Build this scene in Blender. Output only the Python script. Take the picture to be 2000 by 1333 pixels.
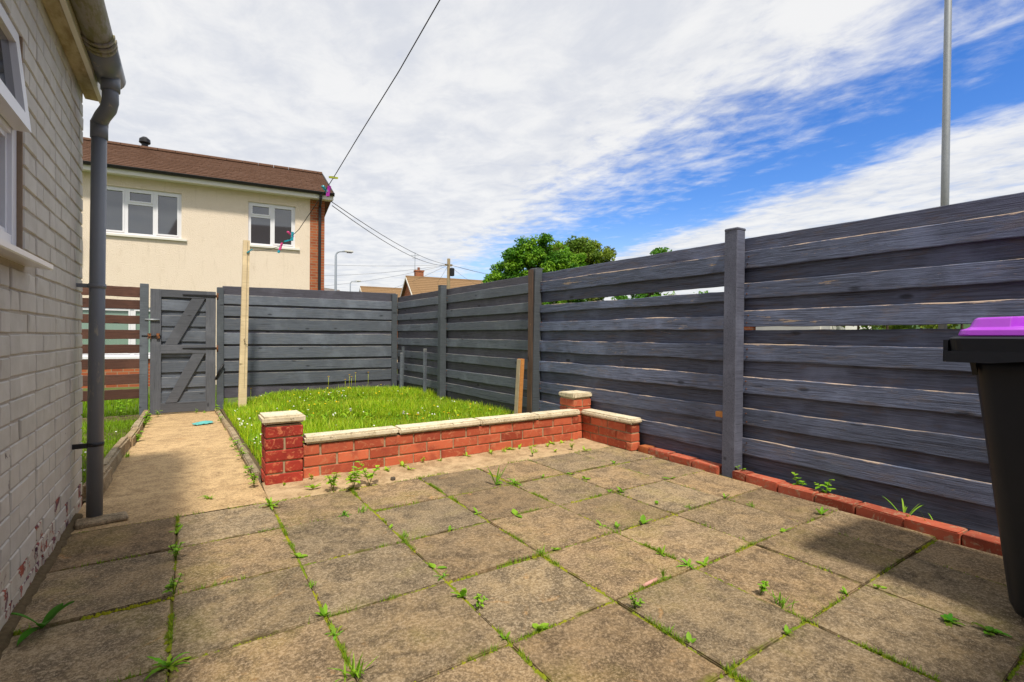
import bpy, bmesh, math, random
import numpy as np
from mathutils import Vector, Matrix
from math import radians, sin, cos, tan, pi

for o in list(bpy.data.objects):
    bpy.data.objects.remove(o, do_unlink=True)
SC = bpy.context.scene
COL = SC.collection
RND = random.Random(7)

# ------------------------------------------------------------------ camera
F_PX, YAW, PITCH, ROLL, CAM_H = 949.6, 0.586826, -0.0081674, 0.0094977, 0.98
cam_data = bpy.data.cameras.new('camera')
cam_data.sensor_fit = 'HORIZONTAL'
cam_data.sensor_width = 36.0
cam_data.lens = F_PX / 2000.0 * 36.0
cam_data.clip_start = 0.05
cam_data.clip_end = 5000
cam = bpy.data.objects.new('camera', cam_data)
COL.objects.link(cam)
fw = Vector((sin(YAW) * cos(PITCH), cos(YAW) * cos(PITCH), sin(PITCH)))
rt = Vector((cos(YAW), -sin(YAW), 0))
up = rt.cross(fw)
r2 = rt * cos(ROLL) + up * sin(ROLL)
u2 = -rt * sin(ROLL) + up * cos(ROLL)
M = Matrix((r2, u2, -fw)).transposed().to_4x4()
M.translation = Vector((0, 0, CAM_H))
cam.matrix_world = M
SC.camera = cam

# ------------------------------------------------------------------ light and sky
SUN_ELEV = radians(59.0)
LIGHT_H = Vector((0.217, 0.976)).normalized()          # horizontal travel of the light
world = bpy.data.worlds.new('World')
SC.world = world
world.use_nodes = True
SKY_STRENGTH = 0.15
SUN_STRENGTH = 2.0
EXPOSURE = 1.17

def build_world():
    nt = world.node_tree
    N, L = nt.nodes, nt.links
    N.clear()
    out = N.new('ShaderNodeOutputWorld')
    bg = N.new('ShaderNodeBackground')
    bg.inputs['Strength'].default_value = SKY_STRENGTH
    L.new(bg.outputs[0], out.inputs[0])
    sky = N.new('ShaderNodeTexSky')
    sky.sky_type = 'NISHITA'
    sky.sun_disc = False
    sky.sun_elevation = SUN_ELEV
    # sun stands opposite to the travel of the light
    az = math.atan2(-LIGHT_H.x, -LIGHT_H.y)
    sky.sun_rotation = az % (2 * pi)
    sky.air_density = 1.0
    sky.dust_density = 0.3
    sky.ozone_density = 2.5
    hs = N.new('ShaderNodeHueSaturation')
    hs.inputs['Saturation'].default_value = 1.36
    hs.inputs['Hue'].default_value = 0.515
    hs.inputs['Value'].default_value = 0.56
    L.new(sky.outputs[0], hs.inputs['Color'])
    tc = N.new('ShaderNodeTexCoord')
    sep = N.new('ShaderNodeSeparateXYZ')
    L.new(tc.outputs['Generated'], sep.inputs[0])

    def math_(op, a, b=None, c=None, clamp=False):
        m = N.new('ShaderNodeMath'); m.operation = op; m.use_clamp = clamp
        for i, v in enumerate((a, b, c)):
            if v is None: continue
            if isinstance(v, (int, float)): m.inputs[i].default_value = v
            else: L.new(v, m.inputs[i])
        return m.outputs[0]

    def smooth(v, lo, hi):
        m = N.new('ShaderNodeMapRange'); m.interpolation_type = 'SMOOTHSTEP'
        m.inputs['From Min'].default_value = lo; m.inputs['From Max'].default_value = hi
        L.new(v, m.inputs['Value']); return m.outputs[0]
    z = math_('MAXIMUM', sep.outputs['Z'], 0.035)
    u = math_('DIVIDE', sep.outputs['X'], z)
    v = math_('DIVIDE', sep.outputs['Y'], z)
    comb = N.new('ShaderNodeCombineXYZ')
    L.new(u, comb.inputs[0]); L.new(v, comb.inputs[1])

    def noise(scale, detail, rough, dist=0.0, off=(0, 0, 0), stretch=(1, 1, 1), rot=0.0):
        mp = N.new('ShaderNodeMapping'); mp.inputs['Location'].default_value = off
        mp.inputs['Scale'].default_value = stretch; mp.inputs['Rotation'].default_value = (0, 0, rot)
        L.new(comb.outputs[0], mp.inputs[0])
        n = N.new('ShaderNodeTexNoise'); n.inputs['Scale'].default_value = scale
        n.inputs['Detail'].default_value = detail; n.inputs['Roughness'].default_value = rough
        n.inputs['Distortion'].default_value = dist
        L.new(mp.outputs[0], n.inputs['Vector']); return n.outputs[0]
    big = noise(0.9, 3, 0.5, 0.3, (3.1, 1.7, 0))
    cell = noise(9.5, 5, 0.55, 0.3, (1.4, 5.2, 0), (1, 0.75, 1), 0.6)
    fine = noise(4.6, 10, 0.64, 0.4, (0.4, 0.2, 0), (1, 0.75, 1), 0.5)
    mid = noise(1.9, 6, 0.6, 0.4, (7.4, 2.2, 0), (1, 0.8, 1), 0.4)
    # two cloud banks with a band of open sky between them
    e = math_('SUBTRACT', u, math_('MULTIPLY', v, 0.25))
    wob = math_('MULTIPLY', math_('SUBTRACT', big, 0.5), 0.8)
    e1 = math_('ADD', e, wob)
    bank1 = math_('SUBTRACT', 1.0, smooth(e1, 0.5, 2.75))
    e2 = math_('SUBTRACT', u, math_('MULTIPLY', v, 0.36))
    bank2 = smooth(math_('ADD', e2, math_('MULTIPLY', wob, 0.6)), 2.35, 3.15)
    tex = math_('ADD', math_('ADD', math_('MULTIPLY', fine, 0.45), math_('MULTIPLY', mid, 0.25)), math_('MULTIPLY', cell, 0.30))
    t0 = math_('MULTIPLY', math_('SUBTRACT', tex, 0.5), 1.45)
    c1 = smooth(math_('ADD', math_('MULTIPLY', bank1, 0.76), t0), 0.05, 0.60)
    c2 = smooth(math_('ADD', math_('MULTIPLY', bank2, 0.62), t0), 0.08, 0.66)
    cov = math_('MAXIMUM', c1, c2)
    cov = math_('MULTIPLY', cov, 0.95)
    # thin haze towards the horizon
    haze = math_('SUBTRACT', 1.0, smooth(sep.outputs['Z'], 0.0, 0.26))
    haze = math_('MULTIPLY', haze, 0.80)
    shade = N.new('ShaderNodeMixRGB')
    shade.inputs[1].default_value = (2.2, 2.26, 2.4, 1)
    shade.inputs[2].default_value = (2.78, 2.77, 2.74, 1)
    L.new(smooth(math_('ADD', math_('MULTIPLY', mid, 0.5), math_('MULTIPLY', fine, 0.5)), 0.36, 0.62), shade.inputs[0])
    hz = N.new('ShaderNodeMixRGB')
    hz.inputs[2].default_value = (1.75, 2.2, 2.85, 1)
    L.new(haze, hz.inputs[0]); L.new(hs.outputs[0], hz.inputs[1])
    mix = N.new('ShaderNodeMixRGB')
    L.new(cov, mix.inputs[0]); L.new(hz.outputs[0], mix.inputs[1]); L.new(shade.outputs[0], mix.inputs[2])
    L.new(mix.outputs[0], bg.inputs['Color'])
build_world()

sun_data = bpy.data.lights.new('sun', 'SUN')
sun_data.energy = SUN_STRENGTH
sun_data.angle = radians(5.0)
sun_data.color = (1.0, 0.93, 0.80)
sun = bpy.data.objects.new('sun', sun_data)
COL.objects.link(sun)
ldir = Vector((LIGHT_H.x * cos(SUN_ELEV), LIGHT_H.y * cos(SUN_ELEV), -sin(SUN_ELEV)))
sun.rotation_euler = ldir.to_track_quat('-Z', 'Y').to_euler()
sun.location = (-5, -15, 30)

SC.render.engine = 'CYCLES'
SC.view_settings.view_transform = 'Standard'
SC.view_settings.look = 'None'
SC.view_settings.gamma = 1.0
SC.view_settings.use_curve_mapping = False
SC.view_settings.exposure = EXPOSURE
SC.cycles.max_bounces = 6
SC.cycles.diffuse_bounces = 3
SC.cycles.glossy_bounces = 3
SC.cycles.transmission_bounces = 4
SC.cycles.transparent_max_bounces = 6

# ------------------------------------------------------------------ material helpers
class MB_:
    """small node builder"""
    def __init__(s, name, rough=0.8, spec=0.3):
        s.m = bpy.data.materials.new(name); s.m.use_nodes = True
        s.N = s.m.node_tree.nodes; s.L = s.m.node_tree.links
        s.b = s.N['Principled BSDF']
        s.b.inputs['Roughness'].default_value = rough
        s.b.inputs['Specular IOR Level'].default_value = spec
        s._c = {}
    def co(s, scale=(1, 1, 1), rnd=True, kind='Object'):
        tc = s.N.new('ShaderNodeTexCoord')
        mp = s.N.new('ShaderNodeMapping'); mp.inputs['Scale'].default_value = scale
        src = tc.outputs[kind]
        if rnd:
            oi = s.N.new('ShaderNodeObjectInfo')
            mul = s.N.new('ShaderNodeVectorMath'); mul.operation = 'MULTIPLY'
            cb = s.N.new('ShaderNodeCombineXYZ')
            for i in range(3): s.L.new(oi.outputs['Random'], cb.inputs[i])
            s.L.new(cb.outputs[0], mul.inputs[0]); mul.inputs[1].default_value = (37.1, 51.7, 23.9)
            ad = s.N.new('ShaderNodeVectorMath'); ad.operation = 'ADD'
            s.L.new(src, ad.inputs[0]); s.L.new(mul.outputs[0], ad.inputs[1]); src = ad.outputs[0]
        s.L.new(src, mp.inputs[0]); return mp.outputs[0]
    def noise(s, vec, scale, detail=4, rough=0.55, dist=0.0):
        n = s.N.new('ShaderNodeTexNoise'); n.inputs['Scale'].default_value = scale
        n.inputs['Detail'].default_value = detail; n.inputs['Roughness'].default_value = rough
        n.inputs['Distortion'].default_value = dist
        s.L.new(vec, n.inputs['Vector']); return n.outputs[0]
    def voro(s, vec, scale, feature='F1'):
        n = s.N.new('ShaderNodeTexVoronoi'); n.feature = feature; n.inputs['Scale'].default_value = scale
        s.L.new(vec, n.inputs['Vector']); return n.outputs[0]
    def wave(s, vec, scale, dist=4.0, detail=3):
        n = s.N.new('ShaderNodeTexWave'); n.inputs['Scale'].default_value = scale
        n.inputs['Distortion'].default_value = dist; n.inputs['Detail'].default_value = detail
        s.L.new(vec, n.inputs['Vector']); return n.outputs['Fac']
    def step(s, v, lo, hi):
        m = s.N.new('ShaderNodeMapRange'); m.interpolation_type = 'SMOOTHSTEP'
        m.inputs['From Min'].default_value = lo; m.inputs['From Max'].default_value = hi
        s.L.new(v, m.inputs['Value']); return m.outputs[0]
    def math(s, op, a, b):
        m = s.N.new('ShaderNodeMath'); m.operation = op
        for i, v in enumerate((a, b)):
            if isinstance(v, (int, float)): m.inputs[i].default_value = v
            else: s.L.new(v, m.inputs[i])
        return m.outputs[0]
    def mix(s, f, a, b, mode='MIX'):
        m = s.N.new('ShaderNodeMixRGB'); m.blend_type = mode
        for i, v in enumerate((f, a, b)):
            if isinstance(v, (int, float)): m.inputs[i].default_value = v
            elif isinstance(v, tuple): m.inputs[i].default_value = (v + (1,))[:4]
            else: s.L.new(v, m.inputs[i])
        return m.outputs[0]
    def rand(s):
        return s.N.new('ShaderNodeObjectInfo').outputs['Random']
    def vary(s, col, amt=0.25):
        """lighter or darker from one object to the next"""
        r = s.math('ADD', s.math('MULTIPLY', s.rand(), amt), 1 - amt / 2)
        v = s.N.new('ShaderNodeVectorMath'); v.operation = 'SCALE'
        s.L.new(col, v.inputs[0]); s.L.new(r, v.inputs['Scale']); return v.outputs[0]
    def color(s, c):
        if isinstance(c, tuple): s.b.inputs['Base Color'].default_value = (c + (1,))[:4]
        else: s.L.new(c, s.b.inputs['Base Color'])
        return s
    def bump(s, h, strength=0.4, dist=0.01):
        n = s.N.new('ShaderNodeBump'); n.inputs['Strength'].default_value = strength
        n.inputs['Distance'].default_value = dist
        s.L.new(h, n.inputs['Height']); s.L.new(n.outputs[0], s.b.inputs['Normal']); return s
    def rough(s, v):
        s.L.new(v, s.b.inputs['Roughness']); return s

MATS = {}
def M_(n): return MATS[n].m if isinstance(MATS[n], MB_) else MATS[n]

def simple(name, col, rough=0.7, spec=0.3, var=0.12, nscale=30, bump=0.1, metal=0.0):
    m = MB_(name, rough, spec)
    v = m.co()
    n = m.noise(v, nscale, 5, 0.6)
    c = m.mix(n, tuple(x * (1 - var) for x in col), tuple(x * (1 + var) for x in col))
    m.color(c); m.bump(n, bump, 0.003)
    m.b.inputs['Metallic'].default_value = metal
    MATS[name] = m
    return m

def build_materials():
    # paving
    def slab(name, base, warm, dark, algae, speck=0.5, fs=85, moss=0.0, pale=(0.62, 0.49, 0.33)):
        m = MB_(name, 0.9, 0.2); v = m.co()
        big = m.noise(v, 2.6, 6, 0.62, 0.8); mid = m.noise(v, 11, 8, 0.72); blot = m.noise(v, 4.5, 7, 0.7, 1.2)
        fine = m.noise(v, fs, 5, 0.85); grit = m.noise(v, fs * 2.3, 3, 0.8)
        c = m.mix(m.step(big, 0.35, 0.66), base, warm)
        c = m.mix(m.math('MULTIPLY', m.step(mid, 0.42, 0.64), 0.75), c, dark)
        c = m.mix(m.math('MULTIPLY', m.step(blot, 0.50, 0.62), 0.55), c, tuple(x * 0.8 for x in dark))
        c = m.mix(m.math('MULTIPLY', m.step(m.noise(v, 2.1, 5, 0.65), 0.52, 0.70), algae), c, (0.25, 0.205, 0.06))
        c = m.mix(m.math('MULTIPLY', m.step(m.noise(v, 5, 6, 0.65, 1.4), 0.62, 0.74), 0.6), c, (0.47, 0.25, 0.08))
        c = m.mix(m.math('MULTIPLY', m.step(fine, 0.51, 0.58), speck), c, pale)
        c = m.mix(m.math('MULTIPLY', m.step(m.math('SUBTRACT', 1.0, fine), 0.51, 0.58), speck), c, (0.085, 0.065, 0.045))
        c = m.mix(m.math('MULTIPLY', m.step(grit, 0.56, 0.63), speck * .8), c, tuple(min(1, x * 1.2) for x in pale))
        if moss > 0:     # moss creeping in from the joints
            tc = m.N.new('ShaderNodeTexCoord'); sp = m.N.new('ShaderNodeSeparateXYZ'); m.L.new(tc.outputs['Generated'], sp.inputs[0])
            def edge(o): return m.math('ABSOLUTE', m.math('SUBTRACT', o, 0.5), 0.0)
            ed = m.math('MAXIMUM', edge(sp.outputs[0]), edge(sp.outputs[1]))
            k = m.math('ADD', ed, m.math('MULTIPLY', m.math('SUBTRACT', m.noise(v, 9, 7, 0.7), 0.55), 0.35))
            c = m.mix(m.math('MULTIPLY', m.step(k, 0.465, 0.515), moss), c, m.mix(m.step(mid, 0.4, 0.6), (0.17, 0.18, 0.03), (0.12, 0.085, 0.04)))
        tint = m.mix(m.math('FRACT', m.math('MULTIPLY', m.rand(), 7.31), 0.0), (1.07, 0.99, 0.90), (0.99, 1.0, 0.99))
        c = m.mix(1.0, c, tint, 'MULTIPLY')
        m.color(m.vary(c, 0.36))
        h = m.math('ADD', m.math('MULTIPLY', fine, 0.6), m.math('MULTIPLY', mid, 0.9))
        m.bump(h, 0.7, 0.006); MATS[name] = m
    slab('slab', (0.245, 0.182, 0.112), (0.32, 0.226, 0.122), (0.085, 0.062, 0.040), 0.5, 0.5, moss=0.95, pale=(0.50, 0.395, 0.275))
    slab('path_concrete', (0.50, 0.365, 0.205), (0.57, 0.42, 0.235), (0.30, 0.205, 0.11), 0.2, 0.45, pale=(0.70, 0.54, 0.34))
    slab('cement', (0.58, 0.45, 0.29), (0.48, 0.36, 0.22), (0.30, 0.21, 0.12), 0.1, 0.2)
    slab('kerb', (0.36, 0.30, 0.21), (0.30, 0.23, 0.15), (0.14, 0.11, 0.07), 0.5, 0.35)
    # coping
    m = MB_('coping', 0.9, 0.2); v = m.co()
    a = m.noise(v, 11, 7, 0.65); b = m.noise(v, 55, 5, 0.7)
    c = m.mix(m.step(a, 0.35, 0.65), (0.78, 0.69, 0.52), (0.64, 0.55, 0.39))
    c = m.mix(m.math('MULTIPLY', m.step(b, 0.54, 0.66), 0.75), c, (0.17, 0.13, 0.075))
    c = m.mix(m.math('MULTIPLY', m.step(m.noise(v, 5, 7, 0.7), 0.54, 0.66), 0.5), c, (0.34, 0.27, 0.15))
    m.color(c); m.bump(b, 0.6, 0.004); MATS['coping'] = m
    # bricks
    def brick(name, a, b, dark, pale, pamt):
        m = MB_(name, 0.82, 0.25); v = m.co()
        n1 = m.noise(v, 22, 7, 0.7, 1.0); n2 = m.noise(v, 70, 5, 0.7); n3 = m.noise(v, 7, 4, 0.6)
        c = m.mix(m.rand(), a, b); c = m.vary(c, 0.45)
        c = m.mix(m.math('MULTIPLY', m.step(n3, 0.45, 0.7), 0.6), c, dark)
        c = m.mix(m.math('MULTIPLY', m.step(n1, 0.52, 0.62), pamt), c, pale)
        c = m.mix(m.math('MULTIPLY', m.step(n2, 0.62, 0.72), 0.4), c, (0.42, 0.24, 0.14))
        m.color(c); m.bump(m.math('ADD', n2, n1), 0.35, 0.004); MATS[name] = m
    brick('brick', (0.40, 0.072, 0.036), (0.54, 0.135, 0.065), (0.25, 0.045, 0.030), (0.56, 0.23, 0.12), 0.6)
    brick('brick_dark', (0.30, 0.028, 0.022), (0.40, 0.050, 0.030), (0.20, 0.020, 0.016), (0.64, 0.21, 0.10), 0.8)
    brick('brick_edging', (0.36, 0.075, 0.042), (0.46, 0.11, 0.06), (0.20, 0.045, 0.030), (0.38, 0.27, 0.17), 0.75)
    brick('brick_orange', (0.52, 0.17, 0.06), (0.40, 0.10, 0.04), (0.30, 0.07, 0.03), (0.55, 0.25, 0.1), 0.3)
    simple('mortar', (0.40, 0.30, 0.19), 0.95, 0.1, 0.25, 60, 0.3)
    # painted brick of the near house
    m = MB_('painted_brick', 0.62, 0.32); v = m.co(); vw = m.co(kind='Object', rnd=False)
    n1 = m.noise(v, 9, 5, 0.6); n2 = m.noise(v, 60, 5, 0.65); n3 = m.noise(v, 5, 6, 0.7, 0.8)
    c = m.mix(m.step(n1, 0.3, 0.7), (0.56, 0.525, 0.475), (0.48, 0.445, 0.395))
    c = m.mix(m.math('MULTIPLY', m.step(n2, 0.62, 0.74), 0.35), c, (0.33, 0.27, 0.20))
    c = m.mix(m.math('MULTIPLY', m.step(n3, 0.685, 0.70), 0.9), c, (0.075, 0.045, 0.06))
    m.color(m.vary(c, 0.10)); m.bump(m.math('ADD', n2, m.math('MULTIPLY', n1, 1.5)), 0.25, 0.004)
    MATS['painted_brick'] = m
    m = MB_('painted_brick_flaked', 0.75, 0.25); v = m.co()
    n1 = m.noise(v, 9, 5, 0.6); n3 = m.noise(v, 13, 6, 0.7, 0.8); n4 = m.noise(v, 21, 5, 0.7)
    c = m.mix(m.step(n1, 0.3, 0.7), (0.58, 0.53, 0.45), (0.48, 0.42, 0.34))
    fl = m.mix(m.step(n4, 0.4, 0.6), (0.35, 0.08, 0.045), (0.10, 0.045, 0.07))
    c = m.mix(m.step(n3, 0.52, 0.55), c, fl)
    m.color(c); m.bump(n3, 0.5, 0.006); MATS['painted_brick_flaked'] = m
    simple('painted_mortar', (0.42, 0.375, 0.315), 0.85, 0.15, 0.25, 40, 0.3)
    # fence timber
    def timber(name, a, b, raw, wear, rough=0.62, bump=0.45, var=0.3, spec=0.3, edge=0.0, patch=0.0):
        m = MB_(name, rough, spec); v = m.co((1.6, 44, 44)); v2 = m.co((1, 1, 1)); v3 = m.co((1.6, 9, 9))
        g = m.noise(v, 3.0, 6, 0.6, 0.8); big = m.noise(v2, 2.6, 4, 0.6); w = m.noise(v3, 2.2, 9, 0.75, 0.7)
        kn = m.voro(m.co((2.6, 6.5, 6.5)), 1.0)
        c = m.mix(m.step(g, 0.26, 0.74), a, b)
        c = m.mix(m.math('MULTIPLY', m.step(big, 0.48, 0.72), 0.5), c, tuple(x * 1.5 for x in a))
        c = m.mix(m.math('MULTIPLY', m.math('SUBTRACT', 1.0, m.step(kn, 0.05, 0.13)), 0.85), c, tuple(x * 0.4 for x in b))
        c = m.mix(m.math('MULTIPLY', m.step(m.noise(m.co((3.0, 14, 14)), 1.6, 8, 0.75), 0.52, 0.62), patch), c, tuple((x * .55 + y * .45) * .8 for x, y in zip(b, raw)))
        ck = m.noise(m.co((0.9, 75, 75)), 1.4, 4, 0.6, 0.4)
        c = m.mix(m.math('MULTIPLY', m.step(ck, 0.63, 0.68), 0.8), c, tuple(x * 0.25 for x in b))
        c = m.mix(m.step(w, 0.70 - wear, 0.735 - wear), c, raw)
        if edge > 0:      # paint rubbed off along the upper arris of the board
            tc = m.N.new('ShaderNodeTexCoord'); sp = m.N.new('ShaderNodeSeparateXYZ'); m.L.new(tc.outputs['Generated'], sp.inputs[0])
            e = m.math('ADD', sp.outputs[2], m.math('MULTIPLY', m.math('SUBTRACT', w, 0.5), 0.55))
            c = m.mix(m.math('MULTIPLY', m.step(e, 0.93, 0.99), edge), c, tuple(min(1, x * 1.5) for x in raw))
        m.color(m.vary(c, var))
        m.bump(m.math('ADD', g, m.math('MULTIPLY', w, 0.6)), bump, 0.006); MATS[name] = m
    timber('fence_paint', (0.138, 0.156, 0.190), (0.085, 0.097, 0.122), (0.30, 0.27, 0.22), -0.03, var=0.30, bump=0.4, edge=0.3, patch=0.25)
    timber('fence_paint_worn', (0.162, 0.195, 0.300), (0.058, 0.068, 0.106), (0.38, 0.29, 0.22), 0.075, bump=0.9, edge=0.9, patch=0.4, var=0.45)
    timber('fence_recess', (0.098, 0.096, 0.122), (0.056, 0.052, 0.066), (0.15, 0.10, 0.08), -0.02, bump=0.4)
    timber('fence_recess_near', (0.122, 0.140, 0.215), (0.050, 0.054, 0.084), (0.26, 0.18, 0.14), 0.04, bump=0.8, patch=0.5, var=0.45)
    timber('post_paint', (0.105, 0.120, 0.138), (0.07, 0.08, 0.095), (0.33, 0.16, 0.07), 0.0, bump=0.35)
    timber('post_near', (0.125, 0.135, 0.185), (0.066, 0.070, 0.100), (0.28, 0.13, 0.07), -0.02, bump=0.35)
    timber('post_bare', (0.16, 0.095, 0.065), (0.09, 0.06, 0.05), (0.40, 0.23, 0.12), 0.06, bump=0.45)
    timber('gate_paint', (0.108, 0.114, 0.132), (0.072, 0.076, 0.090), (0.30, 0.22, 0.16), 0.0, bump=0.3)
    timber('brown_slat', (0.11, 0.050, 0.034), (0.065, 0.030, 0.022), (0.34, 0.20, 0.11), 0.0)
    timber('pale_timber', (0.72, 0.58, 0.37), (0.60, 0.46, 0.27), (0.28, 0.21, 0.13), -0.03, bump=0.3, var=0.05)
    timber('orange_timber', (0.60, 0.27, 0.075), (0.48, 0.20, 0.06), (0.50, 0.40, 0.28), 0.0, bump=0.3, var=0.05)
    simple('weather_timber', (0.42, 0.34, 0.23), 0.85, 0.15, 0.3, 24, 0.3)
    # plastics and metals
    m = MB_('pipe_grey', 0.38, 0.45); v = m.co(rnd=False)
    n = m.noise(v, 9, 6, 0.7); n2 = m.noise(m.co((18, 18, 4), False), 1.0, 6, 0.7)
    c = m.mix(n, (0.155, 0.168, 0.195), (0.19, 0.20, 0.22))
    c = m.mix(m.math('MULTIPLY', m.step(n2, 0.60, 0.66), 0.8), c, (0.34, 0.31, 0.25))
    m.color(c); m.bump(n2, 0.1, 0.002); MATS['pipe_grey'] = m
    m = MB_('gutter_grey', 0.55, 0.35); v = m.co(rnd=False)
    n = m.noise(m.co((12, 3, 12), False), 2.0, 6, 0.7); n2 = m.noise(v, 22, 6, 0.7)
    c = m.mix(n2, (0.20, 0.18, 0.165), (0.30, 0.265, 0.235))
    c = m.mix(m.math('MULTIPLY', m.step(n, 0.44, 0.58), 0.85), c, (0.15, 0.135, 0.03))
    c = m.mix(m.math('MULTIPLY', m.step(m.noise(v, 60, 4, 0.7), 0.6, 0.72), 0.4), c, (0.45, 0.42, 0.36))
    m.color(c); m.bump(n2, 0.3, 0.003); MATS['gutter_grey'] = m
    simple('black_strap', (0.02, 0.02, 0.022), 0.5, 0.4, 0.2)
    simple('white_upvc', (0.76, 0.76, 0.80), 0.28, 0.5, 0.04, 8, 0.02)
    simple('white_board', (0.72, 0.70, 0.64), 0.5, 0.4, 0.08, 12, 0.05)
    simple('reveal', (0.26, 0.19, 0.13), 0.9, 0.15, 0.25, 30, 0.3)
    m = MB_('soffit', 0.7, 0.3); v = m.co((6, 2, 6), False)
    n = m.noise(v, 3, 6, 0.7)
    m.color(m.mix(m.step(n, 0.35, 0.7), (0.52, 0.45, 0.30), (0.30, 0.23, 0.12))); m.bump(n, 0.2, 0.004); MATS['soffit'] = m
    m = MB_('glass', 0.04, 1.0); m.color((0.030, 0.034, 0.045)); m.b.inputs['IOR'].default_value = 2.0; MATS['glass'] = m
    m = MB_('glass_far', 0.03, 1.0); m.color((0.035, 0.04, 0.05)); m.b.inputs['IOR'].default_value = 1.75; MATS['glass_far'] = m
    m = MB_('glass_curtain', 0.05, 0.8); v = m.co((1, 1, 1), False)
    m.color(m.mix(m.wave(m.co((9, 0, 0), False), 3, 2), (0.30, 0.42, 0.36), (0.10, 0.17, 0.13))); MATS['glass_curtain'] = m
    simple('steel', (0.30, 0.32, 0.34), 0.5, 0.4, 0.2, 20, 0.05, 0.5)
    simple('steel_far', (0.34, 0.38, 0.44), 0.5, 0.4, 0.1, 10, 0.02, 0.3)
    simple('lamp_head', (0.62, 0.63, 0.62), 0.5, 0.4, 0.05)
    simple('iron_black', (0.012, 0.012, 0.014), 0.5, 0.4, 0.3, 40, 0.1)
    m = MB_('iron_rust', 0.75, 0.3); v = m.co(rnd=False); n = m.noise(v, 40, 5, 0.7)
    m.color(m.mix(m.step(n, 0.4, 0.6), (0.03, 0.022, 0.02), (0.28, 0.10, 0.03))); MATS['iron_rust'] = m
    m = MB_('bin_black', 0.42, 0.28); v = m.co(rnd=False)
    n = m.noise(v, 6, 5, 0.65); s = m.noise(v, 75, 3, 0.6); s2 = m.noise(m.co((3, 3, 30), False), 6, 5, 0.7)
    c = m.mix(n, (0.011, 0.0125, 0.018), (0.019, 0.021, 0.029))
    c = m.mix(m.math('MULTIPLY', m.step(s, 0.73, 0.78), 0.5), c, (0.20, 0.17, 0.13))
    m.color(c); m.rough(m.math('ADD', m.math('MULTIPLY', s2, 0.25), 0.30)); m.bump(s2, 0.05, 0.003); MATS['bin_black'] = m
    m = MB_('bin_purple', 0.30, 0.5); v = m.co(rnd=False); n = m.noise(v, 12, 5, 0.65)
    m.color(m.mix(n, (0.36, 0.045, 0.56), (0.44, 0.07, 0.66))); m.rough(m.math('ADD', m.math('MULTIPLY', n, 0.25), 0.2)); MATS['bin_purple'] = m
    simple('rubber', (0.015, 0.015, 0.016), 0.8, 0.2)
    for n, c in (('peg_teal', (0.01, 0.33, 0.42)), ('peg_purple', (0.40, 0.02, 0.36)), ('peg_pink', (0.72, 0.05, 0.25)), ('peg_lime', (0.50, 0.56, 0.02))):
        simple(n, c, 0.4, 0.4, 0.08)
    simple('cord', (0.035, 0.035, 0.035), 0.7, 0.2, 0.1)
    simple('cable', (0.10, 0.10, 0.11), 0.7, 0.2, 0.1)
    simple('teal_cloth', (0.12, 0.42, 0.40), 0.7, 0.2, 0.35, 18, 0.3)
    simple('stone_dark', (0.10, 0.08, 0.06), 0.9, 0.2, 0.3)
    simple('chalk', (0.62, 0.33, 0.28), 0.9, 0.1, 0.1)
    # house materials
    m = MB_('render_cream', 0.92, 0.1); v = m.co(rnd=False)
    n = m.noise(v, 2.0, 5, 0.6); f = m.noise(v, 45, 4, 0.65); d = m.noise(m.co((2, 2, 0.8), False), 3, 6, 0.7)
    c = m.mix(n, (0.82, 0.705, 0.58), (0.75, 0.635, 0.51))
    c = m.mix(m.math('MULTIPLY', m.step(d, 0.55, 0.75), 0.35), c, (0.52, 0.41, 0.28))
    st = m.noise(m.co((5, 5, 0.45), False), 2.4, 7, 0.7)
    c = m.mix(m.math('MULTIPLY', m.step(st, 0.54, 0.70), 0.18), c, (0.40, 0.32, 0.22))
    m.color(c); m.bump(f, 0.6, 0.03); MATS['render_cream'] = m
    simple('render_white', (0.70, 0.69, 0.65), 0.9, 0.15, 0.08, 6, 0.1)
    def tiles(name, a, b):
        m = MB_(name, 0.9, 0.15); v = m.co(rnd=False)
        n = m.noise(v, 5, 5, 0.65); f = m.noise(v, 40, 4, 0.7); vo = m.N.new('ShaderNodeTexVoronoi'); vo.inputs['Scale'].default_value = 4.0
        m.L.new(v, vo.inputs['Vector'])
        c = m.mix(n, a, b)
        c = m.mix(0.35, c, m.mix(m.step(f, 0.35, 0.65), tuple(x * 0.5 for x in a), tuple(min(1, x * 1.5) for x in b)))
        m.color(c); m.bump(f, 0.3, 0.01); MATS[name] = m
    tiles('roof_brown', (0.085, 0.045, 0.030), (0.13, 0.070, 0.045))
    tiles('roof_tan', (0.20, 0.125, 0.065), (0.27, 0.17, 0.09))
    tiles('roof_red', (0.30, 0.15, 0.10), (0.24, 0.11, 0.07))
    tiles('roof_grey', (0.22, 0.20, 0.19), (0.28, 0.25, 0.23))
    # brick pattern for the far walls, too small to pick apart
    def farbrick(name, a, b, mort):
        m = MB_(name, 0.9, 0.15)
        bt = m.N.new('ShaderNodeTexBrick'); v = m.co(rnd=False)
        sp = m.N.new('ShaderNodeSeparateXYZ'); cb = m.N.new('ShaderNodeCombineXYZ'); m.L.new(v, sp.inputs[0])
        m.L.new(m.math('ADD', sp.outputs[0], sp.outputs[1]), cb.inputs[0]); m.L.new(sp.outputs[2], cb.inputs[1])
        m.L.new(cb.outputs[0], bt.inputs['Vector'])
        bt.inputs['Scale'].default_value = 1.0; bt.inputs['Brick Width'].default_value = 0.225; bt.inputs['Row Height'].default_value = 0.075
        bt.inputs['Mortar Size'].default_value = 0.008
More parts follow.
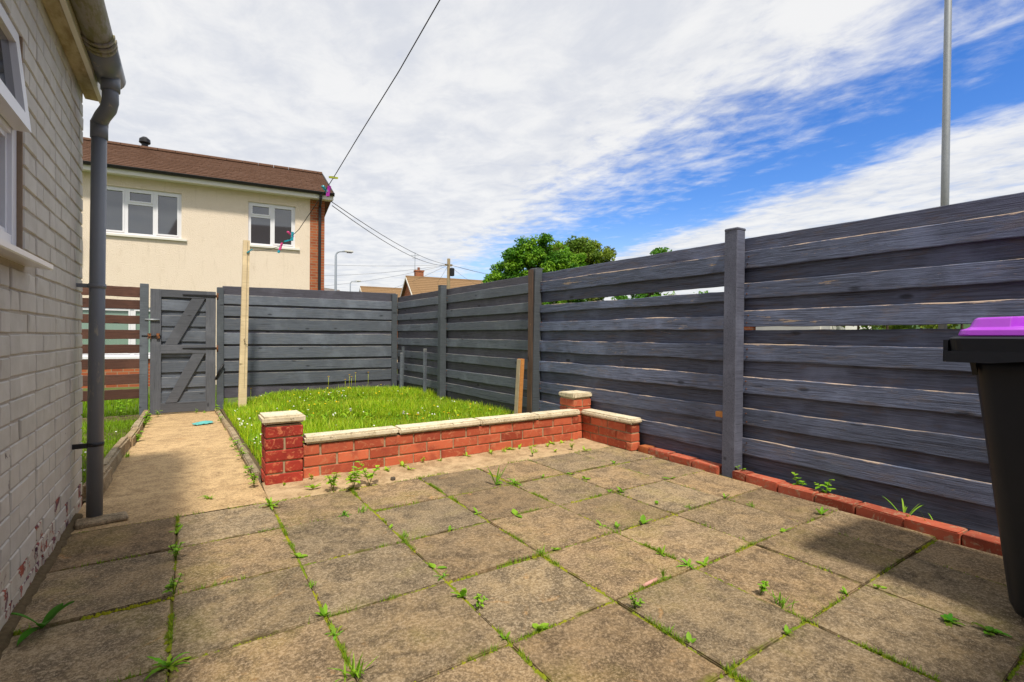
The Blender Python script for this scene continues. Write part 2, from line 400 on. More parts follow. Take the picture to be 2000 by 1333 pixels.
        bt.inputs['Color1'].default_value = a + (1,); bt.inputs['Color2'].default_value = b + (1,); bt.inputs['Mortar'].default_value = mort + (1,)
        m.color(bt.outputs['Color']); m.bump(bt.outputs['Fac'], -0.4, 0.006); MATS[name] = m
    farbrick('far_brick', (0.40, 0.12, 0.05), (0.28, 0.075, 0.035), (0.30, 0.22, 0.14))
    farbrick('house_brick', (0.30, 0.13, 0.09), (0.22, 0.09, 0.06), (0.30, 0.25, 0.2))
    # ground and planting
    m = MB_('joint_fill', 0.95, 0.1); v = m.co(rnd=False); n = m.noise(v, 3.5, 6, 0.65); f = m.noise(v, 120, 4, 0.7)
    c = m.mix(m.step(n, 0.45, 0.62), (0.16, 0.115, 0.06), (0.20, 0.22, 0.03)); c = m.mix(m.math('MULTIPLY', f, 0.6), c, (0.05, 0.04, 0.02)); m.color(c); m.bump(f, 0.8, 0.006); MATS['joint_fill'] = m
    simple('soil', (0.12, 0.088, 0.050), 0.95, 0.1, 0.5, 60, 0.8)
    simple('ground', (0.10, 0.13, 0.04), 0.95, 0.1, 0.3, 4, 0.3)
    simple('asphalt', (0.055, 0.055, 0.057), 0.9, 0.2, 0.2, 50, 0.3)
    simple('hill_green', (0.05, 0.09, 0.035), 0.95, 0.1, 0.5, 0.12, 0.3)
    simple('bark', (0.10, 0.075, 0.05), 0.95, 0.1, 0.3, 20, 0.5)
    simple('pole_wood', (0.22, 0.17, 0.10), 0.9, 0.15, 0.3, 20, 0.3)
    def leafy(name, trans=0.35, rough=0.55):
        m = MB_(name, rough, 0.25)
        at = m.N.new('ShaderNodeAttribute'); at.attribute_name = 'col'
        m.L.new(at.outputs['Color'], m.b.inputs['Base Color'])
        tr = m.N.new('ShaderNodeBsdfTranslucent'); m.L.new(at.outputs['Color'], tr.inputs['Color'])
        mx = m.N.new('ShaderNodeMixShader'); mx.inputs[0].default_value = trans
        out = m.N['Material Output']
        m.L.new(m.b.outputs[0], mx.inputs[1]); m.L.new(tr.outputs[0], mx.inputs[2]); m.L.new(mx.outputs[0], out.inputs['Surface'])
        MATS[name] = m
    leafy('leaf'); leafy('grass', 0.4, 0.5); leafy('petal', 0.2, 0.7)
    m = MB_('moss', 0.95, 0.05); v = m.co(rnd=False); n = m.noise(v, 6, 5, 0.6); f = m.noise(v, 300, 3, 0.7)
    c = m.mix(m.step(n, 0.40, 0.60), (0.18, 0.26, 0.02), (0.36, 0.34, 0.02))
    c = m.mix(m.math('MULTIPLY', f, 0.5), c, (0.04, 0.06, 0.01)); m.color(c); m.bump(f, 0.6, 0.004); MATS['moss'] = m
build_materials()

# ------------------------------------------------------------------ object helpers
def wl(o):
    v = Vector((0, 0, 0))
    while o is not None:
        v = v + Vector(o.location); o = o.parent
    return v

def tag(o, label=None, cat=None, group=None, kind=None):
    if label: o['label'] = label
    if cat: o['category'] = cat
    if group: o['group'] = group
    if kind: o['kind'] = kind
    return o

def thing(name, loc, label, cat, group=None, rz=0.0):
    o = bpy.data.objects.new(name, None)
    COL.objects.link(o); o.location = loc; o.rotation_euler = (0, 0, rz); o.empty_display_size = 0.1
    return tag(o, label, cat, group)

def mesh(name, verts, faces, smooth=False, mats=None):
    me = bpy.data.meshes.new(name)
    me.from_pydata([tuple(v) for v in verts], [], faces)
    me.update()
    if smooth:
        me.polygons.foreach_set('use_smooth', [True] * len(me.polygons))
    return me

def put(name, me, mat, parent=None, loc=(0, 0, 0), rot=(0, 0, 0), scale=None, local=False):
    """link a mesh; loc is a world place unless local"""
    o = bpy.data.objects.new(name, me)
    COL.objects.link(o)
    if parent is not None:
        o.parent = parent
        o.location = Vector(loc) if local else Vector(loc) - wl(parent)
    else:
        o.location = loc
    o.rotation_euler = rot
    if scale: o.scale = scale
    if mat is not None:
        if len(me.materials) == 0: me.materials.append(M_(mat))
        elif me.materials[0] != M_(mat):
            o.material_slots[0].link = 'OBJECT'; o.material_slots[0].material = M_(mat)
    return o

class G:
    """geometry collector"""
    def __init__(s): s.v = []; s.f = []
    def add(s, v, f):
        b = len(s.v); s.v += [tuple(x) for x in v]; s.f += [tuple(i + b for i in q) for q in f]; return s
    def box(s, x0, x1, y0, y1, z0, z1):
        v = [(x0, y0, z0), (x1, y0, z0), (x1, y1, z0), (x0, y1, z0), (x0, y0, z1), (x1, y0, z1), (x1, y1, z1), (x0, y1, z1)]
        return s.add(v, [(0, 3, 2, 1), (4, 5, 6, 7), (0, 1, 5, 4), (1, 2, 6, 5), (2, 3, 7, 6), (3, 0, 4, 7)])
    def tube(s, pts, rad, n=8, cap=True):
        pts = [Vector(p) for p in pts]; R = rad if isinstance(rad, (list, tuple)) else [rad] * len(pts)
        rings = []; prev = None
        for i, p in enumerate(pts):
            d = (pts[min(i + 1, len(pts) - 1)] - pts[max(i - 1, 0)]).normalized()
            ref = Vector((0, 0, 1)) if abs(d.z) < 0.95 else Vector((1, 0, 0))
            if prev is not None: ref = prev
            a = (ref - d * ref.dot(d)).normalized(); prev = a; b = d.cross(a)
            rings.append([p + (a * cos(2 * pi * k / n) + b * sin(2 * pi * k / n)) * R[i] for k in range(n)])
        v = [q for r in rings for q in r]; f = []
        for i in range(len(pts) - 1):
            for k in range(n):
                f.append((i * n + k, i * n + (k + 1) % n, (i + 1) * n + (k + 1) % n, (i + 1) * n + k))
        if cap:
            f.append(tuple(range(n - 1, -1, -1))); f.append(tuple(range((len(pts) - 1) * n, len(pts) * n)))
        return s.add(v, f)
    def loft(s, loops, cap=True):
        n = len(loops[0]); v = [q for l in loops for q in l]; f = []
        for i in range(len(loops) - 1):
            for k in range(n):
                f.append((i * n + k, i * n + (k + 1) % n, (i + 1) * n + (k + 1) % n, (i + 1) * n + k))
        if cap:
            f.append(tuple(range(n - 1, -1, -1))); f.append(tuple(range((len(loops) - 1) * n, len(loops) * n)))
        return s.add(v, f)
    def prism(s, poly, axis, a, b):
        """poly: 2-D outline; axis 'x','y','z' extruded from a to b"""
        def P(p, t):
            return {'x': (t, p[0], p[1]), 'y': (p[0], t, p[1]), 'z': (p[0], p[1], t)}[axis]
        n = len(poly); v = [P(p, a) for p in poly] + [P(p, b) for p in poly]
        f = [tuple(range(n)), tuple(range(2 * n - 1, n - 1, -1))] + [(i, i + n, (i + 1) % n + n, (i + 1) % n) for i in range(n)]
        return s.add(v, f)
    def mesh(s, name, smooth=False):
        me = mesh(name, s.v, s.f, smooth)
        bm = bmesh.new(); bm.from_mesh(me); bmesh.ops.recalc_face_normals(bm, faces=bm.faces); bm.to_mesh(me); bm.free()
        if smooth: me.polygons.foreach_set('use_smooth', [True] * len(me.polygons))
        return me
    def put(s, name, mat, parent=None, smooth=False, origin=None, local=False):
        """geometry given in world coordinates (or in the parent's frame when local)"""
        if local:
            return put(name, s.mesh(name, smooth), mat, parent, (0, 0, 0), local=True)
        if origin is None:
            if parent is not None: origin = wl(parent)
            else: origin = Vector((0, 0, 0))
        o = Vector(origin)
        s.v = [(x - o.x, y - o.y, z - o.z) for x, y, z in s.v]
        return put(name, s.mesh(name, smooth), mat, parent, o)

_bevel = {}
def block_mesh(lx, ly, lz, bev=0.006, jit=0.0, seed=0, segs=1):
    """bevelled block centred in plan, its foot at z = 0; shared between alike pieces"""
    k = (round(lx, 4), round(ly, 4), round(lz, 4), bev, jit, seed)
    if k in _bevel: return _bevel[k]
    bm = bmesh.new(); bmesh.ops.create_cube(bm, size=1.0)
    r = random.Random(seed)
    for v in bm.verts:
        v.co = Vector((v.co.x * lx, v.co.y * ly, (v.co.z + 0.5) * lz)) + Vector((r.uniform(-jit, jit), r.uniform(-jit, jit), r.uniform(-jit, jit)))
    bmesh.ops.bevel(bm, geom=list(bm.edges), offset=bev, segments=segs, affect='EDGES')
    if jit:
        for v in bm.verts: v.co += Vector((r.uniform(-jit, jit), r.uniform(-jit, jit), r.uniform(-jit, jit))) * 0.5
    me = bpy.data.meshes.new('block'); bm.to_mesh(me); bm.free(); _bevel[k] = me
    return me

def board_mesh(L, h, t, seed, rag=0.003, bow=0.0, split=False):
    """sawn board: length +x from 0 to L, face towards -y at y = 0, foot at z = 0, uneven edges"""
    r = random.Random(seed); n = max(4, int(L / 0.055)); v = []; f = []
    dl = du = 0.0; ph = r.uniform(0, 6)
    for i in range(n + 1):
        x = L * i / n
        dl += r.uniform(-rag, rag); du += r.uniform(-rag, rag); dl *= 0.82; du *= 0.82
        b = bow * sin(pi * x / L)
        y = 0.004 * sin(3 * x + ph) + r.uniform(-1, 1) * rag * 0.3
        nick = -r.uniform(0.006, 0.02) if split and r.random() < 0.10 else 0
        z0, z1 = dl + b, h + du + b + nick
        v += [(x, y + 0.002, z0), (x, y, z0 + 0.004), (x, y, z1 - 0.004), (x, y + 0.003, z1), (x, y + t, z1), (x, y + t, z0)]
        if i:
            a = (i - 1) * 6; c = i * 6
            for k in range(6): f.append((a + k, a + (k + 1) % 6, c + (k + 1) % 6, c + k))
    f.append((5, 4, 3, 2, 1, 0)); f.append(tuple(n * 6 + k for k in range(6)))
    me = mesh('board', v, f)
    bm = bmesh.new(); bm.from_mesh(me); bmesh.ops.recalc_face_normals(bm, faces=bm.faces); bm.to_mesh(me); bm.free()
    return me

def colmesh(name, verts, faces, cols, smooth=False):
    """mesh from numpy arrays with one colour for each vertex"""
    me = bpy.data.meshes.new(name)
    nv = len(verts); me.vertices.add(nv); me.vertices.foreach_set('co', np.asarray(verts, dtype=np.float32).ravel())
    lens = np.array([len(q) for q in faces]) if not isinstance(faces, np.ndarray) else np.full(len(faces), faces.shape[1])
    flat = np.asarray(faces, dtype=np.int32).ravel() if isinstance(faces, np.ndarray) else np.array([i for q in faces for i in q], dtype=np.int32)
    me.loops.add(len(flat)); me.loops.foreach_set('vertex_index', flat)
    me.polygons.add(len(lens)); me.polygons.foreach_set('loop_start', np.concatenate([[0], np.cumsum(lens)[:-1]]).astype(np.int32))
    me.update(calc_edges=True); me.validate()
    at = me.color_attributes.new('col', 'FLOAT_COLOR', 'POINT')
    c4 = np.ones((nv, 4), dtype=np.float32); c4[:, :3] = cols
    at.data.foreach_set('color', c4.ravel())
    if smooth: me.polygons.foreach_set('use_smooth', np.ones(len(lens), dtype=bool))
    return me

# ------------------------------------------------------------------ ground, path, patio
PATH_Y0, PATH_Y1 = 3.60, 8.90
def path_z(y):
    return 0.0 if y < PATH_Y0 else -0.041 * (y - PATH_Y0)
def lawn_z(x, y):
    if x < -0.4: return path_z(y) + 0.015
    k = min(1, max(0, (x - 0.42) / 0.9)); k = k * k * (3 - 2 * k)
    return (path_z(y) + 0.03) * (1 - k) + 0.005 * k

def ground():
    g = G().add([(-2500, -2500, -0.32), (2500, -2500, -0.32), (2500, 2500, -0.32), (-2500, 2500, -0.32)], [(0, 1, 2, 3)])
    tag(g.put('ground', 'ground'), 'green and brown open ground around the plots', None, None, 'structure')
    g = G().add([(8.6, -60, -0.312), (14.2, -60, -0.312), (14.2, 60, -0.312), (8.6, 60, -0.312)], [(0, 1, 2, 3)])
    tag(g.put('road', 'asphalt'), None, None, None, 'structure')
    g = G().box(6.6, 8.6, -60, 60, -0.40, -0.20)
    tag(g.put('pavement', 'cement'), None, None, None, 'structure')
    # gentle wooded hill far away
    v = []; f = []; n = 60
    r = random.Random(5)
    for i in range(n + 1):
        a = radians(-30 + 130 * i / n)
        for d, h in ((260, -0.32), (300, 9 + 5 * sin(i * 0.9) + 3 * r.random()), (380, 17 + 4 * sin(i * 0.55 + 1) + 3 * r.random()), (520, 21 + 5 * sin(i * .35)), (700, -0.5)):
            v.append((sin(a) * d, cos(a) * d, h))
        if i:
            for k in range(4): f.append(((i - 1) * 5 + k, i * 5 + k, i * 5 + k + 1, (i - 1) * 5 + k + 1))
    tag(put('hill', mesh('hill', v, f, True), 'hill_green'), None, None, None, 'structure')
    # bed below the slabs
    g = G().box(-0.52, 3.40, -1.32, 3.62, -0.33, -0.010)
    pat = tag(g.put('patio', 'joint_fill', None), None, None, None, 'structure')
    return pat
PATIO = ground()

XS = [-0.495, -0.045, 0.400, 0.860, 1.328, 1.800, 2.260, 2.738, 3.19]
YS = [-1.32, -1.015, -0.555, -0.095, 0.365, 0.830, 1.285, 1.745, 2.203, 2.685, 3.150]
def paving():
    r = random.Random(11); gap = 0.0032
    for i in range(len(XS) - 1):
        for j in range(len(YS) - 1):
            x0, x1, y0, y1 = XS[i], XS[i + 1], YS[j], YS[j + 1]
            x1 = min(x1, 3.135 if y0 < 1.2 else 3.19)
            if x0 > 2.7: x1 = 3.11 + 0.068 * max(0, (y0 + y1) / 2 - 0.9)
            lx, ly = x1 - x0 - 2 * gap + r.uniform(-.003, .003), y1 - y0 - 2 * gap + r.uniform(-.003, .003)
            me = block_mesh(lx, ly, 0.05, 0.0035, 0.0022, seed=r.randint(0, 5), segs=2)
            put('paving_slab', me, 'slab', PATIO, ((x0 + x1) / 2, (y0 + y1) / 2, -0.05 + r.uniform(-0.003, 0.003)),
                (radians(r.uniform(-.35, .35)), radians(r.uniform(-.35, .35)), radians(r.uniform(-.3, .3))))
    # cement strip at the foot of the wall
    g = G(); n = 46; rows = []
    for i in range(n + 1):
        x = 0.40 + (3.24 - 0.40) * i / n
        rows.append([(x, 3.150 + r.uniform(-.012, .012), -0.006 + r.uniform(-.003, .003)), (x, 3.24, 0.002 + r.uniform(-.003, .003)), (x, 3.38, 0.006 + r.uniform(-.004, .004)), (x, 3.52, 0.014 + r.uniform(-.004, .005)), (x, 3.52, -0.05), (x, 3.145, -0.05)])
    g.loft(rows); put('cement_strip', g.mesh('cement_strip', False), 'cement', PATIO)
    put('soil_strip', G().box(3.225, 3.395, -1.30, 2.88, -0.2, -0.003).mesh('soil_strip'), 'soil', PATIO)
    # crumbs of soil along the foot of the painted wall
    g = G(); n = 60; rows = []; rr = random.Random(12)
    for i in range(n + 1):
        y = 1.0 + 2.45 * i / n; w = .004 + .010 * abs(sin(i * 1.3)) + rr.uniform(0, .010); h = .010 + rr.uniform(0, .012)
        rows.append([(-0.515, y, -.01), (-0.515, y, h + .004), (-0.492, y, h), (-0.485 + w * .5, y, h * .5 + .002), (-0.485 + w, y, -.004), (-0.485 + w, y, -.012)])
    g.loft(rows); put('soil_crumbs', g.mesh('soil_crumbs'), 'soil', PATIO)
    # path
    g = G(); n = 24; r = random.Random(3); v = []; f = []
    xs = [-0.50, -0.34, -0.1, 0.13, 0.30, 0.405]
    for i in range(n + 1):
        y = 3.155 + (9.4 - 3.155) * i / n
        for x in xs: v.append((x + 0.012 * sin(y * 3) * (x > .3), y, path_z(y) + r.uniform(-.004, .004)))
        if i:
            for k in range(5): f.append(((i - 1) * 6 + k, (i - 1) * 6 + k + 1, i * 6 + k + 1, i * 6 + k))
    tag(put('path', mesh('path', v, f, True), 'path_concrete'), None, None, None, 'structure')
    # lawns
    for nm, xa, xb, ya, yb in (('lawn_right', 0.41, 3.42, 3.54, 8.95), ('lawn_left', -5.0, -0.46, 3.70, 8.95)):
        v = []; f = []; nx, ny = 16, 24; r = random.Random(9)
        for j in range(ny + 1):
            for i in range(nx + 1):
                x = xa + (xb - xa) * i / nx; y = ya + (yb - ya) * j / ny
                v.append((x, y, lawn_z(x, y) + r.uniform(-.006, .006)))
        for j in range(ny):
            for i in range(nx): a = j * (nx + 1) + i; f.append((a, a + 1, a + nx + 2, a + nx + 1))
        tag(put(nm, mesh(nm, v, f, True), 'soil'), None, None, None, 'structure')
paving()

# ------------------------------------------------------------------ the near house (white painted brick, left)
def near_house():
    H = thing('brick_house', (-0.5, 1.5, 0), 'white painted brick house wall at the left with a grey gutter and downpipe', 'house')
    # wall core: recessed painted mortar, with the window opening left free
    WX = -0.5; yA, yB, z0, z1 = 1.25, 2.455, 1.265, 2.065
    g = G()
    g.box(-3.6, WX - 0.006, -1.31, yA, -0.3, 2.44)
    g.box(-3.6, WX - 0.006, yB, 3.632, -0.3, 2.44)
    g.box(-3.6, WX - 0.006, yA, yB, -0.3, z0)
    g.box(-3.6, WX - 0.006, yA, yB, z1, 2.44)
    g.box(-3.6, -0.75, yA, yB, z0, z1)
    wall = g.put('wall', 'painted_mortar', H)
    # bricks, alternate stretchers and headers
    r = random.Random(21); ch = 0.0762; far = G(); count = 0
    st = [block_mesh(0.02, 0.215, 0.0685, 0.0035, 0.0014, s) for s in range(4)]
    hd = [block_mesh(0.02, 0.103, 0.0685, 0.0035, 0.0014, s) for s in range(4)]
    for c in range(31):
        zb = -0.012 + c * ch
        y = 3.645; k = c % 2
        first = True
        while y > -1.2:
            L = 0.223 if (k % 2 == 0) else 0.112
            if first and c % 2 == 1: L = 0.112
            elif first: L = 0.223
            ya, yb = y - L, y
            first = False; k += 1; y = ya
            yc = (ya + yb) / 2
            if zb + ch > z0 - 0.01 and zb < z1 - 0.02 and yb > yA and ya < yB:
                if ya < yB - 0.02 and yb > yB + 0.03 and zb > z0 - 0.02:
                    ya = yB + 0.004; Lc = yb - ya - 0.006
                    if Lc > 0.03:
                        put('brick', block_mesh(0.02, Lc, 0.0665, 0.0045, 0.0012, 1), 'painted_brick', wall, (WX - 0.01, (ya + yb) / 2, zb))
                    continue
                if not (ya >= yB - 0.02): continue
            if yb > 1.95:
                lst = st if L > 0.2 else hd
                put('brick', r.choice(lst), 'painted_brick_flaked' if c < 1 or (c == 1 and r.random() < .7) or (c == 2 and r.random() < .2) else 'painted_brick', wall,
                    (WX - 0.0115 + r.uniform(-.0018, .0018), yc, zb + r.uniform(-.0015, .0015)), (0, 0, r.uniform(-.006, .006)))
                count += 1
            else:
                far.box(WX - 0.02, WX, ya + .005, yb - .005, zb, zb + 0.0665)
    tag(far.put('bricks_beyond_window', 'painted_brick', wall), None, None, None, 'stuff')
    # window: frame, lower light, top vent ajar, sill
    fx = WX - 0.018
    rv = G().box(-0.74, WX - 0.004, yB - 0.003, yB + 0.012, z0, z1); rv.put('reveal', 'reveal', H)
    win = thing('window', (fx, yA, z0), None, None); win.parent = H; win.location = Vector((fx, yA, z0)) - wl(H)
    del_keys = [k for k in win.keys()]
    for k in del_keys: del win[k]
    F = G(); w = 0.055
    F.box(fx - 0.07, fx, yA, yA + w, z0, z1); F.box(fx - 0.07, fx, yB - w - .004, yB - .004, z0, z1)
    F.box(fx - 0.07, fx - .001, yA + w, yB - w - .004, z0, z0 + w); F.box(fx - 0.07, fx - .001, yA + w, yB - w - .004, z1 - w, z1)
    tz = 1.70
    F.box(fx - 0.069, fx - .002, yA + w, yB - w - .004, tz - 0.025, tz + 0.025); ym = (yA + yB) / 2
    F.box(fx - 0.068, fx - .003, ym - 0.03, ym + 0.03, z0 + w, tz - .025); F.box(fx - 0.068, fx - .003, ym - .03, ym + .03, tz + .025, z1 - w)
    F.put('frame', 'white_upvc', win)
    for a, b in ((yA + w, ym - 0.03), (ym + 0.03, yB - w - .004)):
        pg = G().box(fx - 0.045, fx - 0.030, a - .01, b + .01, z0 + w - .01, tz - 0.02); p = pg.put('pane', 'glass', win)
        bd = G(); q = 0.02
        bd.box(fx - .03, fx - .012, a, a + q, z0 + w, tz - .025).box(fx - .03, fx - .012, b - q, b, z0 + w, tz - .025)
        bd.box(fx - .03, fx - .013, a + q, b - q, z0 + w, z0 + w + q).box(fx - .03, fx - .013, a + q, b - q, tz - .025 - q, tz - .025)
        bd.put('glazing_bead', 'white_upvc', win)
        # top vent, hinged at its head and a little open
        zt, zb_ = z1 - 0.03, tz - 0.005; out = 0.034 if b > 2 else 0.0
        def SX(z): return fx + 0.012 + out * (zt - z) / (zt - zb_)
        S = G(); sw = 0.052
        def bar(y0, y1, za, zc):
            d = 0.045
            v = [(SX(za) - d, y0, za), (SX(za), y0, za), (SX(za), y1, za), (SX(za) - d, y1, za), (SX(zc) - d, y0, zc), (SX(zc), y0, zc), (SX(zc), y1, zc), (SX(zc) - d, y1, zc)]
            S.add(v, [(0, 3, 2, 1), (4, 5, 6, 7), (0, 1, 5, 4), (1, 2, 6, 5), (2, 3, 7, 6), (3, 0, 4, 7)])
        a2, b2 = a - 0.02, b + 0.02
        bar(a2, a2 + sw, zb_, zt); bar(b2 - sw, b2, zb_, zt); bar(a2 + sw, b2 - sw, zb_, zb_ + sw); bar(a2 + sw, b2 - sw, zt - sw, zt)
        S.put('vent_sash', 'white_upvc', win)
        P = G(); d0 = 0.02
        P.add([(SX(zb_ + sw) - d0, a2 + sw - .01, zb_ + sw - .01), (SX(zb_ + sw) - d0, b2 - sw + .01, zb_ + sw - .01), (SX(zt - sw) - d0, b2 - sw + .01, zt - sw + .01), (SX(zt - sw) - d0, a2 + sw - .01, zt - sw + .01),
               (SX(zb_ + sw) - d0 - .012, a2 + sw - .01, zb_ + sw - .01), (SX(zb_ + sw) - d0 - .012, b2 - sw + .01, zb_ + sw - .01), (SX(zt - sw) - d0 - .012, b2 - sw + .01, zt - sw + .01), (SX(zt - sw) - d0 - .012, a2 + sw - .01, zt - sw + .01)],
              [(0, 1, 2, 3), (7, 6, 5, 4), (0, 4, 5, 1), (1, 5, 6, 2), (2, 6, 7, 3), (3, 7, 4, 0)])
        P.put('pane', 'glass', win)
    S = G().prism([(-0.60, 1.262), (-0.60, 1.236), (-0.432, 1.215), (-0.428, 1.219), (-0.428, 1.236)], 'y', yA - 0.05, yB + 0.045)
    S.put('sill', 'white_upvc', win)
    # eaves
    G().box(-0.5, -0.437, -1.31, 3.70, 2.325, 2.345).put('soffit', 'soffit', H)
    G().box(-0.437, -0.417, -1.31, 3.70, 2.315, 2.47).put('fascia', 'white_board', H)
    rf = G(); rf.add([(-3.7, -1.3, 2.62), (-0.385, -1.3, 2.475), (-0.385, 3.74, 2.475), (-3.7, 3.74, 2.62), (-3.7, -1.3, 2.66), (-0.385, -1.3, 2.515), (-0.385, 3.74, 2.515), (-3.7, 3.74, 2.66)],
                     [(0, 3, 2, 1), (4, 5, 6, 7), (0, 1, 5, 4), (1, 2, 6, 5), (2, 3, 7, 6), (3, 0, 4, 7)])
    rf.put('roof', 'roof_grey', H)
    # gutter: half round trough
    gx, gz, R = -0.362, 2.385, 0.060
    def trough(y0, y1, R, t=0.004, n=14):
        loops = []
        for y in (y0, y1):
            o = [(gx + R * cos(pi + pi * k / n), y, gz + R * sin(pi + pi * k / n)) for k in range(n + 1)]
            i = [(gx + (R - t) * cos(pi + pi * k / n), y, gz + (R - t) * sin(pi + pi * k / n)) for k in range(n, -1, -1)]
            loops.append(o + i)
        return G().loft(loops)
    gut = trough(-1.3, 3.47, R).put('gutter', 'gutter_grey', H, True)
    for y0, y1, rr in ((2.965, 2.99, .067), (3.005, 3.035, .070), (3.05, 3.08, .068)):
        trough(y0, y1, rr, 0.008).put('gutter_union', 'gutter_grey', gut, True)
    for y in (0.3, 1.3, 2.3):
        trough(y, y + .03, .066, 0.007).put('gutter_bracket', 'gutter_grey', gut, True)
    trough(3.09, 3.47, .066, 0.005).put('gutter_outlet', 'pipe_grey', gut, True)
    G().prism([(gx + .066 * cos(pi + pi * k / 12), gz + .066 * sin(pi + pi * k / 12)) for k in range(13)], 'y', 3.455, 3.472).put('stop_end', 'pipe_grey', gut)
    G().tube([(-.425, 3.0, 2.415), (-.425, 3.055, 2.415)], .022, 10).put('fascia_bracket', 'gutter_grey', gut, True)
    # downpipe with swan neck
    dp = G()
    top = Vector((-0.418, 3.535, 2.12)); bot = Vector((-0.410, 3.335, 0.0))
    dp.tube([bot, bot.lerp(top, 0.5), top], 0.0345, 20); dpo = dp.put('downpipe', 'pipe_grey', H, True)
    sw = G(); sw.tube([(-.352, 3.36, 2.345), (-.352, 3.36, 2.27)], .042, 18); sw.put('outlet_socket', 'pipe_grey', dpo, True)
    sw = G(); pts = []
    a = Vector((-.352, 3.36, 2.30)); 
    ctrl = [a, a + Vector((0, 0, -.05)), a + Vector((0, .0, -.085)), a + Vector((-.012, .035, -.115)), a + Vector((-.045, .12, -.130)), a + Vector((-.062, .165, -.148)), Vector((-.418, 3.535, 2.10))]
    sw.tube(ctrl, [.036, .036, .037, .037, .037, .038, .038], 18); sw.put('swan_neck', 'pipe_grey', dpo, True)
    def at(z): return bot.lerp(top, z / top.z)
    for z in (2.06,):
        c = at(z); G().tube([c, c + Vector((0, .002, .09))], .0395, 20).put('socket', 'pipe_grey', dpo, True)
    c = at(1.235); G().tube([c + Vector((0, 0, -.012)), c + Vector((0, 0, .012))], .0385, 20).put('pipe_clip', 'pipe_grey', dpo, True)
    G().box(-0.50, -0.44, c.y - .012, c.y + .012, 1.225, 1.245).put('clip_arm', 'pipe_grey', dpo)
    c = at(0.39); G().tube([c + Vector((0, 0, -.009)), c + Vector((0, 0, .009))], .037, 20).put('strap', 'black_strap', dpo, True)
    G().box(-0.502, -0.435, c.y - .02, c.y - .008, .375, .40).put('strap_end', 'black_strap', dpo)
    # unseen body of the house behind the viewer, shaped for shadow, bounce and reflections
    G().box(-6.5, 2.95, -3.6, -1.32, -0.3, 2.62).put('rear_wall', 'render_white', H)
    G().prism([(-1.05, 2.60), (-1.05, 2.72), (-3.6, 3.15), (-3.6, 3.0)], 'x', -6.6, 3.05).put('rear_roof', 'roof_grey', H)
    G().box(-6.5, 2.95, -10.6, -3.6, -0.3, 5.1).put('main_wall', 'render_white', H)
    G().prism([(-3.3, 5.05), (-3.3, 5.17), (-7.1, 8.3), (-10.9, 5.17), (-10.9, 5.05), (-7.1, 8.18)], 'x', -6.7, 3.15).put('main_roof', 'roof_brown', H)
    for x0, x1, zz0, zz1, yy in ((0.2, 1.1, 0.02, 2.05, -1.32), (1.5, 2.7, 0.95, 2.1, -1.32), (-2.4, -1.0, 3.5, 4.6, -3.6), (1.0, 2.5, 3.5, 4.6, -3.6)):
        fr = G().box(x0, x1, yy - .03, yy + .015, zz0, zz1).put('main_window', 'white_upvc', H)
        G().box(x0 + .06, (x0 + x1) / 2 - .03, yy, yy + .02, zz0 + .06, zz1 - .06).put('pane', 'glass', fr)
        G().box((x0 + x1) / 2 + .03, x1 - .06, yy, yy + .02, zz0 + .06, zz1 - .06).put('pane', 'glass', fr)
    G().box(1.6, 2.2, -7.4, -6.8, 7.4, 9.6).put('chimney', 'house_brick', H)
    # flat stone the pipe stands on
    s = put('stone_block', block_mesh(0.21, 0.12, 0.022, 0.006, 0.004, 2), 'kerb', None, (-0.372, 3.27, 0.0), (0, 0, 0.1))
    tag(s, 'dark flat stone block lying at the foot of the grey downpipe', 'stone')
near_house()

# ------------------------------------------------------------------ fences
FRONT = [(1.485, 1.605), (1.275, 1.385), (1.070, 1.185), (0.825, 0.945), (0.600, 0.715), (0.365, 0.485), (0.150, 0.268)]
RECESS = [(1.555, 1.705), (1.345, 1.505), (1.150, 1.295), (0.915, 1.100), (0.685, 0.850), (0.455, 0.625), (0.240, 0.395), (-0.06, 0.175)]
def fx_at(y): return 3.315 - 0.0105 * (y - 2.0)

